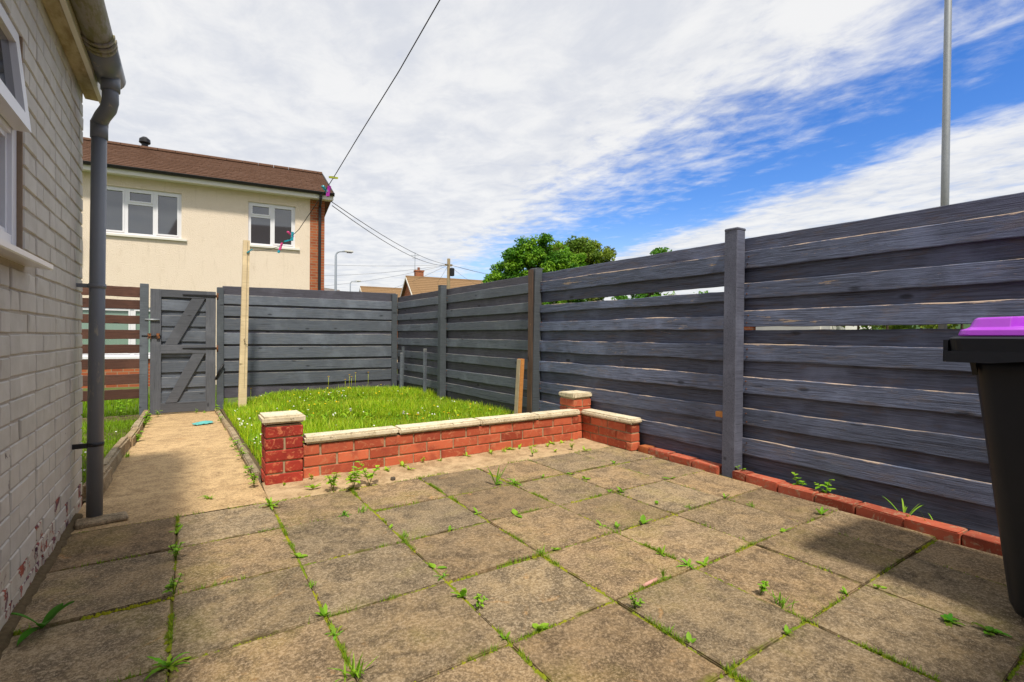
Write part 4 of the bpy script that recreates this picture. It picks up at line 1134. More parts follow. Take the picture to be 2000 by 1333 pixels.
# ------------------------------------------------------------------ far house
def far_house():
    ang = radians(-7.667)
    H = thing('rendered_house', (3.16, 14.3, -0.32), 'cream rendered house with brown tiled roof and white windows behind the gate', 'house', rz=ang)
    def lp(nm, g, mat, parent=None, smooth=False):
        return put(nm, g.mesh(nm, smooth), mat, parent or H, local=True)
    zo = 0.32
    wins = [(-5.03, -3.35, 3.35, 4.49, 'three'), (-1.88, -0.75, 3.35, 4.49, 'two'), (-5.55, -3.75, 0.42, 1.62, 'gf')]
    # front wall with real openings (front face y = 0, behind it +y)
    def wall(x0, x1, z0, z1): Gw.box(x0, x1, 0.0, 0.25, z0 + zo, z1 + zo)
    Gw = G()
    Gw.box(-11, -5.55, 0, .25, 0, 4.82 + zo)
    wall(-5.55, -3.75, -.32, 0.42) if False else None
    Gw.box(-5.55, -5.03, 0, .25, 1.62 + zo, 4.82 + zo)
    Gw.box(-5.03, -3.75, 0, .25, 1.62 + zo, 3.35 + zo)
    Gw.box(-3.75, -3.35, 0, .25, 0, 3.35 + zo)
    Gw.box(-5.03, -3.35, 0, .25, 4.49 + zo, 4.82 + zo)
    Gw.box(-3.35, -1.88, 0, .25, 0, 4.82 + zo)
    Gw.box(-1.88, -.75, 0, .25, 0, 3.35 + zo); Gw.box(-1.88, -.75, 0, .25, 4.49 + zo, 4.82 + zo)
    Gw.box(-.75, -.375, 0, .25, 0, 4.82 + zo)
    lp('wall', Gw, 'render_cream')
    lp('brick_panel', G().box(-5.55, -3.75, .015, .2, 0, .40 + zo), 'far_brick')
    lp('brick_pier', G().box(-.375, 0, -0.012, 7.2, 0, 4.80 + zo), 'far_brick')
    lp('side_wall', G().box(-11, -10.7, .25, 7.2, 0, 4.8 + zo).box(-10.7, -.375, 6.95, 7.2, 0, 4.8 + zo), 'far_brick')
    lp('interior', G().box(-10.6, -.4, 3.2, 3.3, 0, 4.7 + zo), 'reveal')
    for x0, x1, z0, z1, kind in wins:
        z0 += zo; z1 += zo
        F = G(); w = .06; yf = .05
        F.box(x0, x0 + w, yf, yf + .07, z0, z1).box(x1 - w, x1, yf, yf + .07, z0, z1).box(x0 + w, x1 - w, yf + .001, yf + .07, z0, z0 + w).box(x0 + w, x1 - w, yf + .001, yf + .07, z1 - w, z1)
        if kind == 'two': bars = [x0 + (x1 - x0) * .49]
        else: bars = [x0 + (x1 - x0) / 3, x0 + (x1 - x0) * 2 / 3]
        for b in bars: F.box(b - .035, b + .035, yf + .002, yf + .07, z0 + w, z1 - w)
        wn = lp('window', F, 'white_upvc')
        edges = [x0 + w] + [q for b in bars for q in (b - .035, b + .035)] + [x1 - w]
        for i in range(0, len(edges), 2):
            a, b = edges[i], edges[i + 1]
            trans = (kind == 'three' and i == 2) or (kind == 'two' and i == 0)
            mt = 'glass_curtain' if kind == 'gf' else 'glass_far'
            sash = G(); s = .035; ys = yf - .012
            def ring(za, zb):
                sash.box(a, a + s, ys, yf + .05, za, zb).box(b - s, b, ys, yf + .05, za, zb).box(a + s, b - s, ys + .001, yf + .05, za, za + s).box(a + s, b - s, ys + .001, yf + .05, zb - s, zb)
            if trans:
                zt = z0 + (z1 - z0) * .66
                lp('transom', G().box(a, b, yf + .003, yf + .07, zt, zt + .055), 'white_upvc', wn)
                ring(zt + .055, z1 - w)
                lp('pane', G().box(a, b, yf + .03, yf + .045, z0 + w, zt), mt, wn); lp('pane', G().box(a, b, yf + .03, yf + .045, zt + .055, z1 - w), mt, wn)
            else:
                ring(z0 + w, z1 - w)
                lp('pane', G().box(a, b, yf + .03, yf + .045, z0 + w, z1 - w), mt, wn)
            if sash.v: lp('sash', sash, 'white_upvc', wn)
        lp('sill', G().box(x0 - .10, x1 + .12, -.055, .06, z0 - .05, z0 - .003), 'white_board' if kind != 'gf' else 'white_upvc', wn)
    # eaves
    e = 4.80 + zo
    lp('soffit', G().box(-11.2, .20, -.30, .0, e - .06, e - .04), 'white_board')
    lp('fascia', G().box(-11.2, .20, -.325, -.30, e - .09, e + .06), 'white_board')
    gut = G(); R = .062; n = 8
    lo = []
    for x in (-11.2, .22):
        lo.append([(x, -.385 + R * cos(pi + pi * k / n), e + .075 + R * sin(pi + pi * k / n)) for k in range(n + 1)] + [(x, -.385 + .9 * R * cos(pi + pi * k / n), e + .078 + .9 * R * sin(pi + pi * k / n)) for k in range(n, -1, -1)])
    gut.loft(lo); lp('gutter', gut, 'iron_black')
    lp('downpipe', G().tube([(-.13, -.385, e + .03), (-.13, -.36, e - .08), (-.13, -.07, e - .26), (-.13, -.07, e - .5), (-.13, -.07, 0)], .038, 10), 'iron_black')
    # roof: deck, stepped tiles, ridge
    pitch = radians(23.5); run = 3.85; yr = -.36 + run; zr = e + .05 + run * tan(pitch)
    dk = G().prism([(-.34, e + .05), (yr, zr), (yr + run, e + .05), (yr + run, e - .03), (-.30, e - .03)], 'x', -11.2, .18); rf = lp('roof', dk, 'roof_brown')
    rows = 15; T = G(); r = random.Random(6); cw = 0.27
    for side in (0, 1):
        for j in range(rows):
            t0, t1 = j / rows, (j + 1.12) / rows
            if t1 > 1: t1 = 1
            x = -11.22 + (cw / 2 if j % 2 else 0)
            while x < .20:
                x1 = min(x + cw - .006, .21)
                def Y(t): return (-.37 + t * run) if side == 0 else (yr + run + .01 - t * run)
                def Z(t, o): return e + .055 + t * run * tan(pitch) + o
                o = .032 + r.uniform(0, .010)
                T.add([(x, Y(t0), Z(t0, .004)), (x1, Y(t0), Z(t0, .004)), (x1, Y(t0), Z(t0, o)), (x, Y(t0), Z(t0, o)), (x1, Y(t1), Z(t1, .010)), (x, Y(t1), Z(t1, .010))],
                      [(0, 1, 2, 3), (3, 2, 4, 5), (1, 4, 2), (0, 3, 5)])
                x += cw
    tl = lp('tiles', T, 'roof_brown', rf); tag(tl, kind='stuff')
    x = -11.2
    while x < .15:
        g = G(); x1 = min(x + .44, .2)
        g.loft([[(xx, yr + .13 * cos(pi * k / 8), zr + .0 + .10 * sin(pi * k / 8)) for k in range(9)] for xx in (x, x1)]); lp('ridge_tile', g, 'roof_brown', rf); x += .45
    # dark verge
    lp('verge', G().prism([(-.36, e + .00), (yr, zr - .05), (yr + run, e), (yr + run, e + .09), (yr, zr + .06), (-.36, e + .09)], 'x', .19, .225), 'iron_black', rf)
    # vent stack on the ridge
    vx = -4.85
    lp('vent_pipe', G().tube([(vx, yr + .3, zr - .3), (vx, yr + .3, zr + .28)], .085, 12), 'iron_black', rf)
    lp('vent_cowl', G().tube([(vx, yr + .3, zr + .27), (vx, yr + .3, zr + .30), (vx, yr + .3, zr + .40), (vx, yr + .3, zr + .47)], [.12, .15, .14, .06], 12), 'iron_black', rf)
    # dish on the wall
    lp('wall_box', G().box(-5.62, -5.28, -.16, 0, 2.75 + zo, 3.2 + zo), 'steel_far')
far_house()

def gable_house(name, ridge0, ridge1, zr, half, drop, wallmat, roofmat, label, chimney=True):
    a, b = Vector(ridge0), Vector(ridge1); d = (b - a); L = d.length; ang = math.atan2(d.y, d.x)
    H = thing(name, (a.x, a.y, -.32), label, 'house', rz=ang)
    zr += .32; ze = zr - drop
    def lp(nm, g, mat, parent=None): return put(nm, g.mesh(nm), mat, parent or H, local=True)
    lp('wall', G().prism([(-half + .3, 0), (half - .3, 0), (half - .3, ze + .05), (0, zr - .12), (-half + .3, ze + .05)], 'x', .25, L - .25), wallmat)
    for s in (-1, 1):
        g = G(); th = .10
        g.prism([(0, zr - th), (s * half, ze - th), (s * half, ze), (0, zr)], 'x', 0.0, L); rf = lp('roof', g, roofmat)
        rows = 14; T = G()
        for j in range(rows):
            t0, t1 = 1 - j / rows, 1 - (j + 1) / rows
            T.add([(0, s * half * t0, zr - drop * t0 + .05), (L, s * half * t0, zr - drop * t0 + .05), (L, s * half * t1, zr - drop * t1 + .012), (0, s * half * t1, zr - drop * t1 + .012), (0, s * half * t0, zr - drop * t0 + .002), (L, s * half * t0, zr - drop * t0 + .002)],
                  [(0, 1, 2, 3), (4, 5, 1, 0)])
        tag(lp('tiles', T, roofmat, rf), kind='stuff')
        g = G(); g.prism([(0, zr - .22), (s * half, ze - .22), (s * half, ze - .02), (0, zr - .02)], 'x', -.05, .0); lp('bargeboard', g, 'white_board')
    w = lp('window', G().box(.20, .26, -1.0, 1.0, ze - 1.3, ze - .25), 'white_upvc'); lp('pane', G().box(.18, .21, -.9, .9, ze - 1.2, ze - .35), 'glass_far', w)
    lp('ridge', G().prism([(-.12, zr - .03), (.12, zr - .03), (.07, zr + .08), (-.07, zr + .08)], 'x', -.02, L), roofmat)
    if chimney:
        c = lp('chimney', G().box(L * .10, L * .10 + .75, .2, .75, zr - .6, zr + .55).box(L * .10 - .05, L * .10 + .80, .15, .80, zr + .55, zr + .68), 'far_brick')
        lp('chimney_pot', G().tube([(L * .10 + .35, .48, zr + .68), (L * .10 + .35, .48, zr + .95)], .12, 10), 'roof_red', c)
        lp('aerial', G().tube([(L * .10, .48, zr + .4), (L * .10, .48, zr + 2.3)], .025, 6).box(L * .10 - .35, L * .10 + .35, .46, .50, zr + 2.0, zr + 2.04).box(L * .10 - .25, L * .10 + .25, .46, .50, zr + 1.75, zr + 1.78), 'steel_far', c)
gable_house('brick_bungalow', (16.3, 41.9), (25.5, 40.5), 6.36, 3.6, 2.6, 'far_brick', 'roof_tan', 'distant brick house with tan roof, white gable trim and chimney')
gable_house('brick_bungalow', (15.4, 52.8), (24.0, 51.5), 6.25, 3.6, 2.6, 'far_brick', 'roof_tan', 'distant brick house whose tan roof shows left of the white gable', False)
gable_house('brick_bungalow', (12.2, 56.5), (14.6, 58.5), 6.2, 3.6, 2.4, 'far_brick', 'roof_grey', 'distant house with a grey roof just right of the brick pier', False)

# ------------------------------------------------------------------ street lamps, pole and cables
def lamp(loc, h, arm, azim, head, label, rad=0.06, mat='steel'):
    T = thing('street_lamp', (loc[0], loc[1], -.32), label, 'lamp', 'street lamps', rz=azim)
    H = h + .32
    put('base', G().tube([(0, 0, 0), (0, 0, 1.4)], rad * 1.35, 14).mesh('base', True), mat, T, local=True)
    pts = [(0, 0, 1.38), (0, 0, H * .5), (0, 0, H - arm * .55)]
    for k in range(1, 7):
        a = pi / 2 * k / 6; pts.append((arm * .55 * (1 - cos(a)), 0, H - arm * .55 + arm * .55 * sin(a)))
    pts.append((arm, 0, H + .02))
    put('column', G().tube(pts, [rad, rad * .95, rad * .8] + [rad * .6] * 7, 14).mesh('column', True), mat, T, local=True)
    hd = put('lamp_head', G().loft([rrect(.06, arm - .05, arm + .1, 0, .04, 3), ]).mesh('x') if False else block_mesh(head, head * .42, head * .22, .03, 0, 0, 2), 'lamp_head', T, (arm + head * .45, 0, H - .02), local=True)
    put('lens', block_mesh(head * .6, head * .30, .05, .015, 0, 0), 'glass_far', hd, (0.02, 0, -.045), local=True)
lamp((10.33, 2.74), 8.2, 0.9, radians(20), .7, 'tall grey steel lamp column rising behind the right fence', .057)
lamp((0.236 * 33, 0.972 * 33), 6.35, .55, radians(-10), .55, 'distant grey street lamp beside the cream house', .085, 'steel_far')
lamp((0.262 * 68, 0.965 * 68), 8.2, .7, radians(-12), .7, 'tiny far street lamp between the cream house and the brick houses', .085, 'steel_far')

def pole():
    p = Vector((16.75, 34.15, -.32)); top = 7.0
    T = thing('telegraph_pole', p, 'wooden telegraph pole with a dark box and cables behind the brick houses', 'pole')
    G().tube([p, (p.x, p.y, top)], [.15, .12], 10).put('shaft', 'pole_wood', T, True)
    G().box(p.x - .30, p.x + .30, p.y - .06, p.y + .06, top - .55, top - .42).put('crossarm', 'pole_wood', T)
    put('junction_box', block_mesh(.34, .3, .62, .05, 0, 0), 'iron_black', T, (p.x + .18, p.y - .2, top - 1.35))
    def cable(a, b, sag, r=.012, n=14):
        a, b = Vector(a), Vector(b)
        G().tube([a.lerp(b, i / n) - Vector((0, 0, sag * 4 * (i / n) * (1 - i / n))) for i in range(n + 1)], r, 5).put('cable', 'cable', T, True)
    q = Vector((p.x, p.y, top - .45))
    cable((3.30, 14.15, 4.72), q, .35); cable((3.34, 14.2, 4.62), q - Vector((0, 0, .06)), .5)
    for e, s in (((-2, 40, 6.6), .5), ((2, 44, 5.9), .6), ((8, 52, 5.6), .4), ((16.5, 45.5, 5.6), .1), ((20, 44, 5.8), .1), ((24, 40.5, 5.7), .3), ((36, 41, 7.2), .5), ((34, 37, 6.3), .5)):
        cable(q, e, s, .010)
pole()

# ------------------------------------------------------------------ trees and hedges
def leaf_cloud(centres, n, size, cols, seed, flat=0.5):
    """small leaf faces around clump centres: list of (x,y,z,r)"""
    r = np.random.default_rng(seed)
    C = np.array(centres); w = C[:, 3] ** 2; idx = r.choice(len(C), n, p=w / w.sum())
    d = r.normal(size=(n, 3)); d /= np.linalg.norm(d, axis=1)[:, None]
    rad = C[idx, 3] * (r.random(n) ** 0.45)
    p = C[idx, :3] + d * rad[:, None] * np.array([1, 1, .8])
    nrm = d * 0.6 + r.normal(size=(n, 3)) * 0.6 + np.array([0, 0, flat]); nrm /= np.linalg.norm(nrm, axis=1)[:, None]
    a = np.cross(nrm, r.normal(size=(n, 3))); a /= np.linalg.norm(a, axis=1)[:, None]; b = np.cross(nrm, a)
    s = size * r.uniform(.6, 1.4, n)[:, None]
    v = np.empty((n, 4, 3)); v[:, 0] = p - a * s; v[:, 1] = p + b * s * .55; v[:, 2] = p + a * s; v[:, 3] = p - b * s * .55
    f = np.arange(n * 4).reshape(n, 4)
    cols = np.array(cols); base = cols[r.integers(0, len(cols), len(C))][idx]
    c = base * r.uniform(.75, 1.25, n)[:, None]
    return v.reshape(-1, 3), f, np.repeat(c, 4, axis=0)

def tree(loc, crown, n, size, cols, seed, label, trunk_h):
    """crown: list of lobes (dx,dy,z,radius)"""
    r = random.Random(seed); T = thing('tree', (loc[0], loc[1], -.32), label, 'tree', 'trees beyond the right fence')
    g = G(); top = max(c[2] for c in crown)
    g.tube([(loc[0], loc[1], -.32), (loc[0] + .1, loc[1], trunk_h * .5), (loc[0], loc[1] + .1, trunk_h), (loc[0] + .1, loc[1], top)], [.24, .2, .16, .05], 9)
    for c in crown:
        z0 = trunk_h * r.uniform(.7, 1.0)
        g.tube([(loc[0], loc[1], z0), (loc[0] + c[0] * .5, loc[1] + c[1] * .5, z0 + (c[2] - z0) * .6), (loc[0] + c[0], loc[1] + c[1], c[2])], [.10, .07, .03], 6)
    g.put('trunk', 'bark', T, True)
    cl = []
    for dx, dy, z, R in crown:
        for k in range(int(20 * R * R)):
            th = r.uniform(0, 2 * pi); ph = math.acos(r.uniform(-.75, 1)); q = R * r.uniform(.55, 1.02)
            cl.append((dx + q * sin(ph) * cos(th), dy + q * sin(ph) * sin(th), z + .32 + q * cos(ph) * .85, r.uniform(.22, .52)))
    v, f, c = leaf_cloud(cl, n, size, cols, seed)
    put('crown', colmesh('crown', v, f, c), 'leaf', T, local=True)
GR = [(.085, .235, .012), (.13, .30, .014), (.055, .17, .012), (.19, .36, .02)]
GY = [(.17, .27, .02), (.22, .30, .03), (.12, .21, .02), (.15, .18, .03)]
tree((17.6, 24.3), [(-1.2, .8, 4.2, 1.5), (-2.2, 1.6, 3.3, 1.3), (.1, 0, 5.3, 1.75), (1.0, -.9, 5.2, 1.6), (-.6, .4, 5.9, 1.1), (.6, -.5, 6.3, 1.0), (1.6, -1.4, 5.0, 1.4), (.2, .2, 3.4, 1.6), (-1.5, 1.1, 4.7, 1.0), (1.5, -1.3, 3.6, 1.5)], 46000, .085, GR, 3, 'full deep green tree behind the fence, the larger crown', 2.6)
tree((20.4, 24.2), [(0, 0, 6.0, 1.5), (1.1, -1.1, 5.6, 1.5), (-1.2, 1.0, 5.6, 1.4), (1.5, -1.4, 5.0, 1.1), (.9, -.8, 6.5, 1.0), (0.3, -.2, 4.2, 1.9), (-.8, .8, 6.4, .9)], 34000, .085, GY, 4, 'olive green tree at the right of the deep green crown', 2.6)
tree((22.9, 19.7), [(0, 0, 4.9, .9), (.45, -.4, 5.75, .6), (-.4, .3, 5.2, .5), (0.1, 0, 3.8, 1.1)], 8000, .085, GR, 5, 'small leafy tree top just above the fence by the near post', 2.4)

def hedge(x0, x1, y0, y1, h, seed, label, cols, n):
    r = random.Random(seed); T = thing('hedge', ((x0 + x1) / 2, (y0 + y1) / 2, -.32), label, 'hedge')
    cx, cy = (x0 + x1) / 2, (y0 + y1) / 2; cl = []
    for k in range(int((x1 - x0) * (y1 - y0) * h * 5)):
        cl.append((r.uniform(x0, x1) - cx, r.uniform(y0, y1) - cy, r.uniform(.1, h + .2), r.uniform(.2, .4)))
    v, f, c = leaf_cloud(cl, n, .07, cols, seed); put('foliage', colmesh('foliage', v, f, c), 'leaf', T, local=True)
    g = G()
    for k in range(10):
        y = -(y1 - y0) / 2 + (y1 - y0) * (k + .5) / 10; g.tube([(0, y, 0), (r.uniform(-.2, .2), y, h)], [.05, .02], 6)
    put('stems', g.mesh('stems'), 'bark', T, local=True)
hedge(15.2, 16.2, -1.0, 6.4, 2.3, 8, 'green hedge across the road seen through the fence gap', GY, 9000)
hedge(19.0, 20.2, 9.5, 19.0, 3.3, 9, 'tall green hedge beyond the road seen through the upper fence gap', GR, 12000)
def garage():
    T = thing('garage', (16.5, 7.6, -.32), 'white garage across the road glimpsed through the gap in the fence', 'garage')
    G().box(15.3, 18.2, 6.55, 8.75, -.32, 2.35).put('wall', 'render_white', T)
    G().box(15.1, 18.4, 6.45, 8.85, 2.35, 2.5).put('roof', 'roof_grey', T)
    d = G().box(15.26, 15.298, 6.8, 8.5, -.31, 1.9).put('door', 'white_board', T)
    G().tube([(15.24, 7.55, .8), (15.24, 7.75, .8)], .02, 6).put('handle', 'iron_black', d)
    T = thing('garden_wall', (15.8, 9.8, -.32), 'red brick wall across the road glimpsed beside the white garage', 'wall')
    G().box(15.5, 15.72, 8.95, 11.2, -.32, 1.95).put('brickwork', 'far_brick', T)
    G().box(15.45, 15.77, 8.90, 11.25, 1.95, 2.03).put('coping', 'cement', T)
garage()

# ------------------------------------------------------------------ grass, flowers, moss and weeds
def blades(n, area, hmin, hmax, width, seed, cols, zf, keep=None, lean=0.5):
    r = np.random.default_rng(seed); x0, x1, y0, y1 = area
    x = r.uniform(x0, x1, n); y = r.uniform(y0, y1, n)
    # tufts: heights follow a slow random field
    fld = 0.5 + 0.25 * np.sin(x * 3.1 + 1.3 * np.sin(y * 2.3)) + 0.25 * np.sin(y * 3.7 + x * 1.9)
    if keep is not None:
        k = keep(x, y, r); x, y, fld = x[k], y[k], fld[k]; n = len(x)
    z = np.array([zf(a, b) for a, b in zip(x, y)])
    h = (hmin + (hmax - hmin) * r.random(n) ** 1.6) * (0.65 + 0.7 * fld)
    az = r.uniform(0, 2 * pi, n); ln = lean * r.random(n) ** .8 * h
    dx, dy = np.cos(az), np.sin(az); wx, wy = -dy, dx
    w = width * r.uniform(.6, 1.5, n)
    v = np.empty((n, 5, 3))
    for i, (t, ww, l) in enumerate(((0, 1, 0), (0, -1, 0), (.55, -.8, .35), (.55, .8, .35), (1, 0, 1.1))):
        v[:, i, 0] = x + wx * w * ww + dx * ln * l; v[:, i, 1] = y + wy * w * ww + dy * ln * l; v[:, i, 2] = z + h * t * (1 - .15 * (t > .9) * r.random(n)) - .004
    b = np.arange(n)[:, None] * 5
    t1 = np.concatenate([b + np.array([[0, 1, 2]]), b + np.array([[0, 2, 3]]), b + np.array([[3, 2, 4]])], axis=0)
    cols = np.array(cols); c = cols[r.integers(0, len(cols), n)] * (r.uniform(.75, 1.25, n) * (.82 + .36 * fld))[:, None]
    return v.reshape(-1, 3), t1, np.repeat(c, 5, axis=0)

GRASS = [(.36, .55, .012), (.28, .48, .010), (.46, .58, .018), (.16, .34, .010), (.54, .56, .05)]
def grass():
    sparse = lambda x, y, r: (y < 8.62) & ((y < 8.45) | (r.random(len(x)) < .25))
    v, f, c = blades(130000, (0.44, 3.28, 3.62, 8.76), .04, .14, .0026, 1, GRASS, lawn_z, sparse)
    tall = lambda x, y, r: sparse(x, y, r) & ((np.sin(x * 5.3 + 2 * np.sin(y * 1.7)) + np.sin(y * 4.1 + x) + r.normal(size=len(x)) * .8) > .55)
    v2, f2, c2 = blades(12000, (0.46, 3.26, 3.64, 8.7), .08, .17, .0034, 5, [(.40, .52, .03), (.34, .50, .02), (.50, .52, .08), (.24, .40, .012)], lawn_z, tall, 0.9)
    f = np.concatenate([f, f2 + len(v)]); v = np.concatenate([v, v2]); c = np.concatenate([c, c2])
    tag(put('grass', colmesh('grass', v, f, c), 'grass'), 'long bright grass of the raised lawn behind the brick wall', None, None, 'stuff')
    g2 = [(.20, .36, .010), (.16, .30, .010), (.25, .40, .014)]
    k2 = lambda x, y, r: (y < 8.0) | (r.random(len(x)) < .25)
    v, f, c = blades(34000, (-2.0, -0.50, 3.85, 8.7), .02, .07, .0022, 2, g2, lawn_z, k2)
    tag(put('grass', colmesh('grass', v, f, c), 'grass'), 'short green grass behind the downpipe, left of the path', None, None, 'stuff')
    k3 = lambda x, y, r: r.random(len(x)) < .9
    v, f, c = blades(16000, (-4.0, 0.6, 8.95, 12.5), .04, .16, .005, 6, g2, lambda x, y: -.32, k3)
    tag(put('grass', colmesh('grass', v, f, c), 'grass'), 'rough grass beyond the gate and the brown slat fence', None, None, 'stuff')
    # broad clover and plantain leaves low in the lawn
    rr = random.Random(3); V, Fc, Cc = [], [], []
    def leaf(base, az, ln, w, rise, droop, col, segs=4):
        b0 = len(V)
        d = Vector((cos(az), sin(az), 0)); s = Vector((-sin(az), cos(az), 0))
        for i in range(segs + 1):
            t = i / segs; prof = sin(pi * min(1, t * .92 + .06)) ** .7
            p = Vector(base) + d * ln * (t * cos(rise * (1 - t * .6))) + Vector((0, 0, ln * (sin(rise) * t - droop * t * t)))
            k = .85 + .3 * t
            for q in (-1, 0, 1):
                V.append(tuple(p + s * w * prof * q + Vector((0, 0, abs(q) * w * .25)))); Cc.append(tuple(x * k for x in col))
            if i:
                a = b0 + (i - 1) * 3; e = b0 + i * 3
                Fc.append((a, a + 1, e + 1, e)); Fc.append((a + 1, a + 2, e + 2, e + 1))
    for i in range(4200):
        x, y = rr.uniform(.46, 3.15), rr.uniform(3.68, 8.6)
        col = rr.choice([(.22, .44, .012), (.34, .52, .02), (.14, .30, .012)])
        leaf((x, y, lawn_z(x, y) + rr.uniform(.0, .07)), rr.uniform(0, 6.28), rr.uniform(.03, .085), rr.uniform(.006, .015), rr.uniform(.3, 1.2), rr.uniform(.1, .5), col, 3)
    tag(put('lawn_herbs', colmesh('lawn_herbs', np.array(V), Fc, np.array(Cc)), 'leaf'), 'broad leafed plants growing through the long lawn', None, None, 'stuff')
    # small flowers nobody could count
    V, Fc, Cc = [], [], []
    def disc(p, rad, col, tilt):
        b = len(V); n = 6; V.append(tuple(p)); Cc.append(col)
        for k in range(n):
            a = 2 * pi * k / n; V.append((p[0] + rad * cos(a), p[1] + rad * sin(a) * cos(tilt), p[2] + rad * sin(a) * sin(tilt) - rad * .15)); Cc.append(col)
        for k in range(n): Fc.append((b, b + 1 + k, b + 1 + (k + 1) % n))
    def stem(p0, p1):
        b = len(V); w = .0016
        for q in (p0, p1): V.append((q[0] - w, q[1], q[2])); V.append((q[0] + w, q[1], q[2])); Cc.extend([(.14, .24, .02)] * 2)
        Fc.append((b, b + 1, b + 3, b + 2))
    spots = []
    for i in range(70): spots.append((rr.uniform(.5, 3.1), rr.uniform(3.7, 8.5), 'w'))
    for cx, cy, n in ((.52, 6.1, 14), (.50, 4.6, 12), (.60, 7.3, 10), (.48, 5.3, 7), (1.9, 7.6, 12), (2.5, 5.2, 10)):
        for i in range(n): spots.append((rr.gauss(cx, .10) if cx > .7 else abs(rr.gauss(0, .08)) + .45, rr.gauss(cy, .16), 'w'))
    for i in range(46): spots.append((rr.uniform(.6, 3.1), rr.uniform(4.6, 8.6), 'y'))
    for i in range(26): spots.append((rr.uniform(-1.2, -.52), rr.uniform(4.0, 7.6), 'w'))
    for x, y, k in spots:
        z = lawn_z(x, y); h = rr.uniform(.05, .14)
        stem((x, y, z), (x + rr.uniform(-.02, .02), y, z + h))
        if k == 'w': disc((x, y, z + h), rr.uniform(.005, .010), (.78, .78, .70), rr.uniform(.2, 1.3))
        else: disc((x, y, z + h), rr.uniform(.008, .013), (.80, .55, .01), rr.uniform(.2, 1.2))
    tag(put('wildflowers', colmesh('wildflowers', np.array(V), Fc, np.array(Cc)), 'petal'), 'tiny white and yellow flowers scattered through the lawn', None, None, 'stuff')
    # moss and soil crumbs in the joints
    r = np.random.default_rng(17); segs = []
    for x in XS[1:-1]: segs += [((x, YS[j]), (x, YS[j + 1])) for j in range(4, 10)]
    for y in YS[4:]: segs += [((XS[i], y), (XS[i + 1], y)) for i in range(0, 8)]
    strong = {(0.400, 'x'): .75, (0.860, 'x'): 1.0, (-0.045, 'x'): .5, (1.328, 'x'): .9, (1.800, 'x'): .75}
    P = []
    for a, b in segs:
        a, b = np.array(a), np.array(b); L = np.linalg.norm(b - a)
        vert = abs(a[0] - b[0]) < 1e-6
        dens = (strong.get((a[0], 'x'), .45) if vert else .42) * r.uniform(.25, 1.25)
        if a[0] > 2.2: dens *= .45
        t = r.random(int(L * 1000 * dens)); ph = r.uniform(0, 6.28)
        keep = (np.sin(t * 7 + ph) + np.sin(t * 17 + 2 * ph) * .6 + r.normal(size=len(t)) * .45) > .15 - dens * .55
        t = t[keep]; off = r.normal(size=(len(t), 2)) * .0042
        q = a[None] + (b - a)[None] * t[:, None] + off
        P.append(np.column_stack([q, r.uniform(.003, .0085, len(t))]))
    P = np.vstack(P); n = len(P)
    tmpl = np.array([[1, 0, 0], [.5, .87, 0], [-.5, .87, 0], [-1, 0, 0], [-.5, -.87, 0], [.5, -.87, 0], [.05, .05, .95]])
    V = P[:, None, :2] + tmpl[None, :, :2] * P[:, 2][:, None, None] * r.uniform(.7, 1.3, (n, 7, 1))
    Z = -.006 + tmpl[None, :, 2] * P[:, 2][:, None] * 1.25 + r.uniform(-.001, .001, (n, 7))
    V = np.concatenate([V, Z[:, :, None]], axis=2).reshape(-1, 3)
    tri = np.array([[k, (k + 1) % 6, 6] for k in range(6)]); Fm = (np.arange(n)[:, None, None] * 7 + tri[None]).reshape(-1, 3)
    fx = np.array([q for q in P if abs(np.sin(q[0] * 9.1 + q[1] * 7.3) + np.sin(q[1] * 13.7)) > 1.05])
    r2 = np.random.default_rng(23); fx = np.repeat(fx, 2, axis=0); nb = len(fx)
    az = r2.uniform(0, 6.28, nb); h = r2.uniform(.006, .022, nb) ; w = .0016
    VB = np.empty((nb, 3, 3)); VB[:, 0] = np.column_stack([fx[:, 0] + w * np.sin(az), fx[:, 1] - w * np.cos(az), np.full(nb, -.002)]); VB[:, 1] = np.column_stack([fx[:, 0] - w * np.sin(az), fx[:, 1] + w * np.cos(az), np.full(nb, -.002)])
    VB[:, 2] = np.column_stack([fx[:, 0] + np.cos(az) * h * .7, fx[:, 1] + np.sin(az) * h * .7, h])
    CB = np.array([(.22, .36, .02), (.30, .40, .02), (.16, .30, .02)])[r2.integers(0, 3, nb)]
    tag(put('joint_grass', colmesh('joint_grass', VB.reshape(-1, 3), np.arange(nb * 3).reshape(-1, 3), np.repeat(CB, 3, axis=0)), 'grass'), 'fine green growth sprouting along the mossy paving joints', None, None, 'stuff')
    tag(put('moss', colmesh('moss', V, Fm, np.tile([.15, .2, .02], (len(V), 1)), True), 'moss'), 'green moss growing in the paving joints', None, None, 'stuff')
grass()

